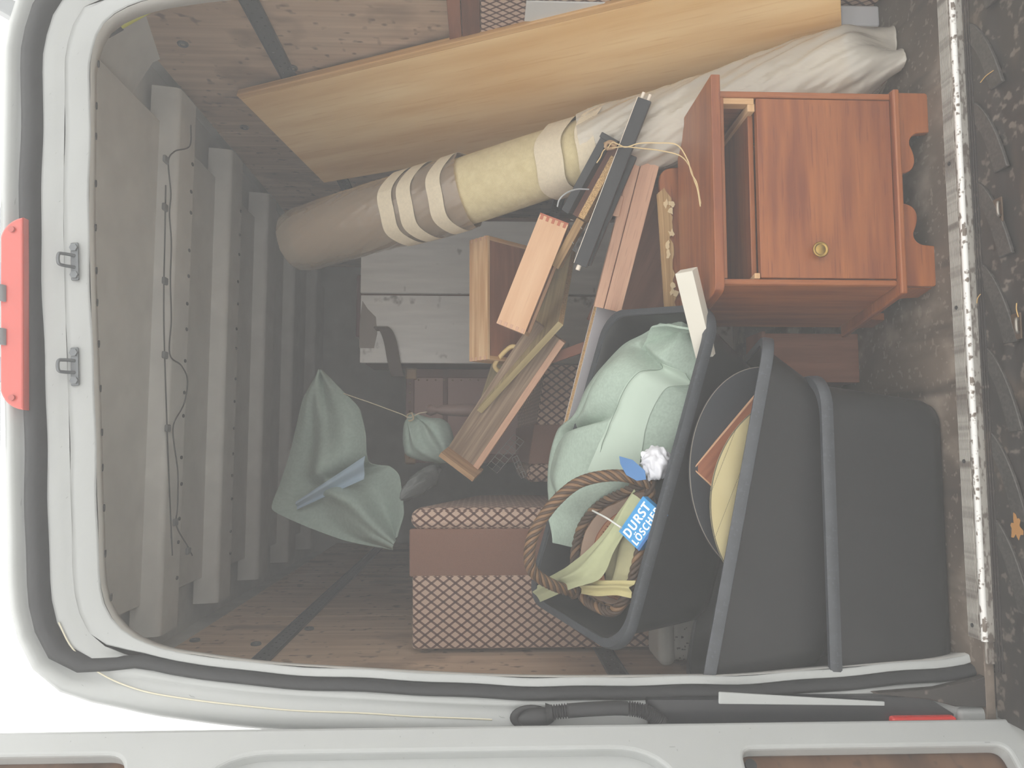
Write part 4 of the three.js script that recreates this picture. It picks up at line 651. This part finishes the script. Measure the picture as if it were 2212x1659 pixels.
// ---------------------------------------------------------------- what the upper tub holds; h is height over its rim plane
function onRim(px, py, h) { const r = ray(px, py), P = t3C.clone().addScaledVector(t3Y, h); return EYE.clone().addScaledVector(r, P.sub(EYE).dot(t3Y) / r.dot(t3Y)); }
const line = (l, h) => new THREE.CatmullRomCurve3(l.map(([a, b, k]) => onRim(a, b, k ?? h)), false, 'catmullrom', 0.4);
const mMint = mat(0xadbfb1, 0.95, { map: per(tex(256, 256, (u, v) => { const n = fbm(u, v, 60, 60, 521, 2), b = fbm(u, v, 5, 5, 525, 3); const k = 0.88 + 0.1 * n + 0.05 * b; return [k, k, k]; }), 0.25, 0.25), sheen: 0.5 });
{
  const far = line([[1452, 694], [1405, 728], [1372, 752], [1330, 800], [1292, 850], [1268, 905], [1232, 935], [1216, 990], [1212, 1060], [1216, 1130], [1244, 1185]], -0.055), near = line([[1500, 700], [1506, 745], [1490, 800], [1472, 850], [1452, 905], [1432, 955], [1412, 1000], [1380, 1040], [1340, 1075], [1290, 1120], [1262, 1188]], -0.055);
  const k = thing('mint_cloth', 'thick mint green felt cloth bundled in the upper tub', 'cloth', t3C), o = t3C;
  const H = (u, v) => {
    let h = 0.02 + 0.075 * Math.pow(Math.sin(Math.PI * clamp(v * 0.95 + 0.05)), 0.6) * sm(0.02, 0.35, u) - 0.03 * sm(0.8, 1, u) - 0.05 * sm(0.75, 1, v);
    h += 0.022 * Math.exp(-(((v - 0.42 - 0.15 * u) / 0.16) ** 2)) * sm(0.1, 0.35, u);
    h -= 0.05 * Math.exp(-(((u - 0.68 + 0.35 * v) / 0.035) ** 2)) * sm(0.1, 0.25, v) * sm(0.75, 0.5, v);
    h -= 0.035 * Math.exp(-(((u - 0.82 - 0.05 * v) / 0.04) ** 2)) * sm(0.0, 0.2, v) * sm(0.7, 0.4, v);
    h -= 0.03 * Math.exp(-(((v - 0.3 + 0.35 * (u - 0.3)) / 0.04) ** 2)) * sm(0.28, 0.4, u) * sm(0.85, 0.6, u);
    h -= 0.045 * Math.exp(-(((u - 0.16 - 0.10 * v) / 0.025) ** 2)) * sm(0.1, 0.5, v);
    h += 0.012 * (fbm(u, v, 5, 4, 531, 3) - 0.5); return h;
  };
  const surf = (u, v, dh = 0) => { const a = far.getPoint(u), b = near.getPoint(u); return a.lerp(b, v).addScaledVector(t3Y, H(u, v) + dh).sub(o); };
  part('folds', sheet(120, 80, (u, v) => surf(u, v), 0.005), mMint, k);
  part('hem', sheet(50, 5, (u, v) => surf(mixn(0.22, 0.72, u), mixn(0.74, 0.93, v) - 0.10 * Math.sin(u * 4) * 0.5, 0.004 + 0.012 * sm(0.6, 1, u)), 0.004), mat(0xb8c8ba, 0.9), k);
  part('stitching', tube(Array.from({ length: 40 }, (_, i) => surf(mixn(0.22, 0.72, i / 39), 0.765 - 0.10 * Math.sin(i / 39 * 4) * 0.5, 0.0095)), 0.0009, 120, 4), mat(0x7f9284, 0.9), k);
  // upright loop of felt against the far wall and a flap at the right end
  part('loop', sheet(30, 14, (u, v) => { const l = line([[1278, 870, -0.04], [1276, 835, 0.0], [1282, 815, 0.02], [1300, 812, 0.02], [1325, 808, 0.0], [1340, 800, -0.03]]); return l.getPoint(u).addScaledVector(t3Y, -v * 0.07).addScaledVector(t3Z.clone().normalize(), v * 0.02).sub(o); }, 0.005), mMint, k);
  part('flap', sheet(30, 10, (u, v) => { const l = line([[1385, 752, -0.01], [1398, 728, 0.0], [1408, 705, 0.015], [1440, 700, 0.02], [1464, 704, 0.02]]); return l.getPoint(u).addScaledVector(t3Y, -v * 0.06).addScaledVector(t3Z.clone().normalize(), v * (0.03 + 0.03 * u)).sub(o); }, 0.005), mMint, k);
}
// wicker basket
{
  const mW = mat(0xffffff, 0.55, { map: woodTex(0x34271d, 0x6d4e33, 541, { w: 0.05, l: 0.2, contrast: 1.4 }) }), mW2 = mat(0xffffff, 0.55, { map: woodTex(0x4d3826, 0xa57d55, 545, { w: 0.05, l: 0.2, contrast: 1.4 }) });
  const k = thing('wicker_basket', 'dark oval wicker basket with a twisted arched handle in the upper tub', 'basket', t3C), o = t3C;
  const rimPts = [[1403, 1046], [1345, 1065], [1290, 1095], [1256, 1140], [1243, 1190], [1243, 1240], [1256, 1285], [1290, 1312], [1330, 1318], [1358, 1275], [1380, 1200], [1396, 1110]].map(([a, b]) => onRim(a, b, -0.03).sub(o));
  const rim = new THREE.CatmullRomCurve3(rimPts, true), tw = (curve, n, R, r, turns, seg, closed, mats, nm, par) => { const F = curve.computeFrenetFrames(seg, closed); for (let q = 0; q < n; q++) { const pts = []; for (let i = 0; i <= seg - (closed ? 1 : 0); i++) { const a = i / seg * turns * Math.PI * 2 + q / n * Math.PI * 2, p = curve.getPointAt(i / seg); pts.push(p.addScaledVector(F.normals[i], Math.cos(a) * R).addScaledVector(F.binormals[i], Math.sin(a) * R)); } part(nm, tube(pts, r, seg * 2, 5, closed), mats[q % mats.length], par); } };
  tw(rim, 4, 0.0075, 0.0055, 14, 120, true, [mW, mW2, mW], 'strand', part('rim', tube(rim.getSpacedPoints(80).slice(0, 80), 0.006, 160, 6, true), mW, k));
  const handle = new THREE.CatmullRomCurve3([[1407, 1048, -0.03], [1380, 1036, 0.0], [1330, 1027, 0.045], [1250, 1043, 0.10], [1182, 1105, 0.14], [1146, 1175, 0.15], [1150, 1232, 0.12], [1192, 1263, 0.06], [1246, 1280, -0.02]].map(([a, b, h]) => onRim(a, b, h).sub(o)));
  const hd = part('handle', tube(handle.getSpacedPoints(40), 0.009, 90, 8), mW, k); tw(handle, 8, 0.0095, 0.0046, 7, 90, false, [mW2, mW], 'strand', hd);
  for (const t of [0.0, 0.985]) { const p = handle.getPointAt(t), g = new THREE.TorusGeometry(0.013, 0.005, 8, 20); g.lookAt(handle.getTangentAt(t)); g.translate(p.x, p.y, p.z); part('binding', g, mW, hd); }
  const cen = rimPts.reduce((s, p) => s.add(p), V(0, 0, 0)).divideScalar(rimPts.length), lay = (t, dep) => { const p = rim.getPointAt(((t % 1) + 1) % 1); return p.lerp(cen, 0.04 + dep * 3.2).addScaledVector(t3Y, -dep); };
  for (let j = 0; j < 9; j++) { const pts = []; for (let i = 0; i < 96; i++) { const t = i / 96; const d = 0.012 + j * 0.0075; const p = lay(t, d), q = p.clone().sub(cen).normalize(); pts.push(p.addScaledVector(q, 0.003 * Math.sin(i / 96 * Math.PI * 2 * 24 + (j % 2) * Math.PI))); } part('weave_strand', tube(pts, 0.005, 190, 5, true), j % 2 ? mW : mW2, k); }
  for (let i = 0; i < 24; i++) part('stake', tube([lay(i / 24, 0.0), lay(i / 24, 0.04), lay(i / 24, 0.08)], 0.003, 8, 5), mW, k);
  part('basket_floor', (() => { const g = []; const rows = []; for (let j = 0; j <= 4; j++) rows.push(Array.from({ length: 49 }, (_, i) => lay(i / 48, 0.08).lerp(cen.clone().addScaledVector(t3Y, -0.08), j / 4 * 0.98))); return loft(rows); })(), mW, k);
  // printed cloth lining
  const cv = document.createElement('canvas'); cv.width = 512; cv.height = 128; const x = cv.getContext('2d'); x.fillStyle = '#b59a85'; x.fillRect(0, 0, 512, 128); x.fillStyle = '#c8926a'; x.fillRect(0, 70, 512, 58); x.fillStyle = '#9a5030'; x.fillRect(0, 66, 512, 5); x.font = 'bold 44px sans-serif'; x.textBaseline = 'middle'; x.fillStyle = '#8a4022'; for (let i = 0; i < 8; i++) x.fillText(i % 2 ? 'x' : 'o', 14 + i * 64, 96);
  for (let i = 0; i < 8; i += 2) { x.beginPath(); x.arc(27 + i * 64, 98, 14, 0, 7); x.fill(); }
  const ct = new THREE.CanvasTexture(cv); ct.colorSpace = THREE.SRGBColorSpace; ct.wrapS = ct.wrapT = THREE.RepeatWrapping; ct.repeat.set(9, 1);
  const rows = []; for (let j = 0; j <= 4; j++) rows.push(Array.from({ length: 97 }, (_, i) => lay(i / 96, 0.004 + j * 0.014).lerp(cen.clone().addScaledVector(t3Y, -0.02), 0.075 + 0.005 * Math.sin(i)))); part('printed_lining', loft(rows.reverse(), false, false), mat(0xffffff, 0.9, { map: ct }), k);
}
// green paper
{
  const mP = mat(0xb3b790, 0.85, { map: per(speck(551, 0.93, 1, 14, 4), 0.2, 0.2) }), mP2 = mat(0xb9b48c, 0.85, { map: per(speck(555, 0.92, 1, 14, 4), 0.2, 0.2) });
  const pap = (label, A, B, m, amp, s) => { const a = line(A), b = line(B); return solo('green_paper', sheet(50, 16, (u, v) => a.getPoint(u).lerp(b.getPoint(u), v).addScaledVector(t3Y, amp * (fbm(u, v, 4, 3, s, 3) - 0.5) + 0.012 * (Math.abs(v - 0.45) < 0.2 ? 1 - Math.abs(v - 0.45) / 0.2 : 0)), 0.0006), m, label, 'paper'); };
  pap('long crumpled pale green paper across the basket under its handle', [[1368, 1056, 0.0], [1330, 1110, 0.012], [1290, 1165, 0.02], [1226, 1222, 0.03], [1190, 1244, 0.03], [1158, 1265, 0.01]], [[1388, 1085, 0.0], [1352, 1140, 0.012], [1322, 1195, 0.02], [1295, 1250, 0.02], [1240, 1270, 0.02], [1164, 1300, 0.01]], mP, 0.014, 561);
  pap('flat olive green paper in the basket beside the blue carton', [[1345, 1130, -0.015], [1318, 1180, -0.015], [1308, 1240, -0.02], [1305, 1262, -0.02]], [[1405, 1135, -0.025], [1385, 1190, -0.03], [1372, 1240, -0.03], [1362, 1270, -0.03]], mP2, 0.01, 571);
  pap('folded yellow green paper against the lower end of the basket', [[1262, 1252, 0.0], [1300, 1254, 0.004], [1340, 1254, 0.0], [1372, 1254, -0.01]], [[1254, 1282, -0.01], [1290, 1288, 0.0], [1330, 1286, 0.0], [1362, 1292, -0.01]], mat(0xbcb280, 0.85), 0.006, 581);
}
// blue drink carton with its straw
{
  const cv = document.createElement('canvas'); cv.width = 512; cv.height = 320; const x = cv.getContext('2d'); x.fillStyle = '#2f92d0'; x.fillRect(0, 0, 512, 320); x.fillStyle = '#1c63a8'; x.fillRect(0, 290, 512, 30); x.fillStyle = '#ffffff'; x.font = 'bold 150px sans-serif'; x.fillText('DURST', 14, 150, 484); x.font = 'bold 118px sans-serif'; x.fillText('LÖSCHER', 14, 268, 620);
  const ct = new THREE.CanvasTexture(cv); ct.colorSpace = THREE.SRGBColorSpace;
  const P0 = onRim(1337, 1148, 0.02), P1 = onRim(1389, 1072, 0.015), P2 = onRim(1379, 1181, -0.005), f = frame(P0, P1, P2), k = thing('drink_carton', 'blue drink carton with white lettering lying in the basket', 'carton', P0), M = f.m.clone().setPosition(0, 0, 0), s = f.flip ? 1 : -1;
  part('carton', box(f.L, f.W * 1.12, 0.02, 0.001).translate(f.L / 2, f.W * 0.56, s * 0.0105).applyMatrix4(M), mat(0x2f92d0, 0.4), k);
  const g = new THREE.PlaneGeometry(f.L, f.W * 1.12), uv = g.attributes.uv; for (let i = 0; i < 4; i++) uv.setXY(i, uv.getX(i), s < 0 ? 1 - uv.getY(i) : 1 - uv.getY(i)); g.translate(f.L / 2, f.W * 0.56, -s * 0.0006); part('printed_face', g.applyMatrix4(M), mat(0xffffff, 0.4, { map: ct }), k);
  solo('drinking_straw', tube([onRim(1280, 1103, 0.02), onRim(1312, 1120, 0.028), onRim(1342, 1140, 0.03)], 0.0023, 20, 8), mat(0xf2f2ee, 0.4), 'white drinking straw leaning from the blue carton over the paper', 'straw');
  const sh = new THREE.Shape(), B0 = onRim(1338, 986, 0.035), bx = onRim(1396, 1036, 0.03).sub(B0), bl = bx.length(), bz = V(0, 0, 1), bn = bx.clone().normalize(), by = bz.addScaledVector(bn, -bn.z).cross(bn).normalize();
  [[0, 0], [0.35 * bl, 0.014], [0.8 * bl, 0.013], [bl, 0.0], [0.86 * bl, -0.016], [0.55 * bl, -0.022], [0.2 * bl, -0.012]].forEach(([a, b], i) => sh[i ? 'lineTo' : 'moveTo'](a, b)); const ho = new THREE.Path(); ho.absellipse(0.58 * bl, -0.003, 0.005, 0.002, 0, 6.283, true); sh.holes.push(ho);
  const bg = new THREE.ExtrudeGeometry(sh, { depth: 0.0012, bevelEnabled: false }); bg.applyMatrix4(new THREE.Matrix4().makeBasis(bn, by, bn.clone().cross(by)).setPosition(B0)); solo('blue_tag', setUV(bg), mat(0x5d8cc4, 0.4), 'blue plastic tag with a punched hole beside the basket handle', 'tag');
  const wc = onRim(1418, 1000, -0.012); solo('white_bag', sheet(50, 26, (u, v) => { const a = u * 6.2832, q = v * Math.PI, n = 1 + 0.5 * Math.abs(fbm(u, v, 10, 6, 591, 3) - 0.5) * 2, r = 0.032 * n; return wc.clone().add(V(Math.sin(q) * Math.cos(a) * r * 1.1, Math.cos(q) * r * 0.9, Math.sin(q) * Math.sin(a) * r)); }), mat(0xe3e4ea, 0.5), 'small crumpled white plastic bag beside the mint cloth', 'bag');
}
// white painted batten in the right end of the tub
boardThing('white_batten', 'white painted batten stuck into the right end of the upper tub', atZ(1458, 592, -0.10), atZ(1503, 775, -0.165), atZ(1494, 578, -0.073), 0.034, mat(0xd6d1c4, 0.5), { category: 'batten', r: 0.001 });
scene.traverse((o) => { if (o.isMesh) { o.castShadow = o.receiveShadow = true; } });
renderer.render(scene, camera);
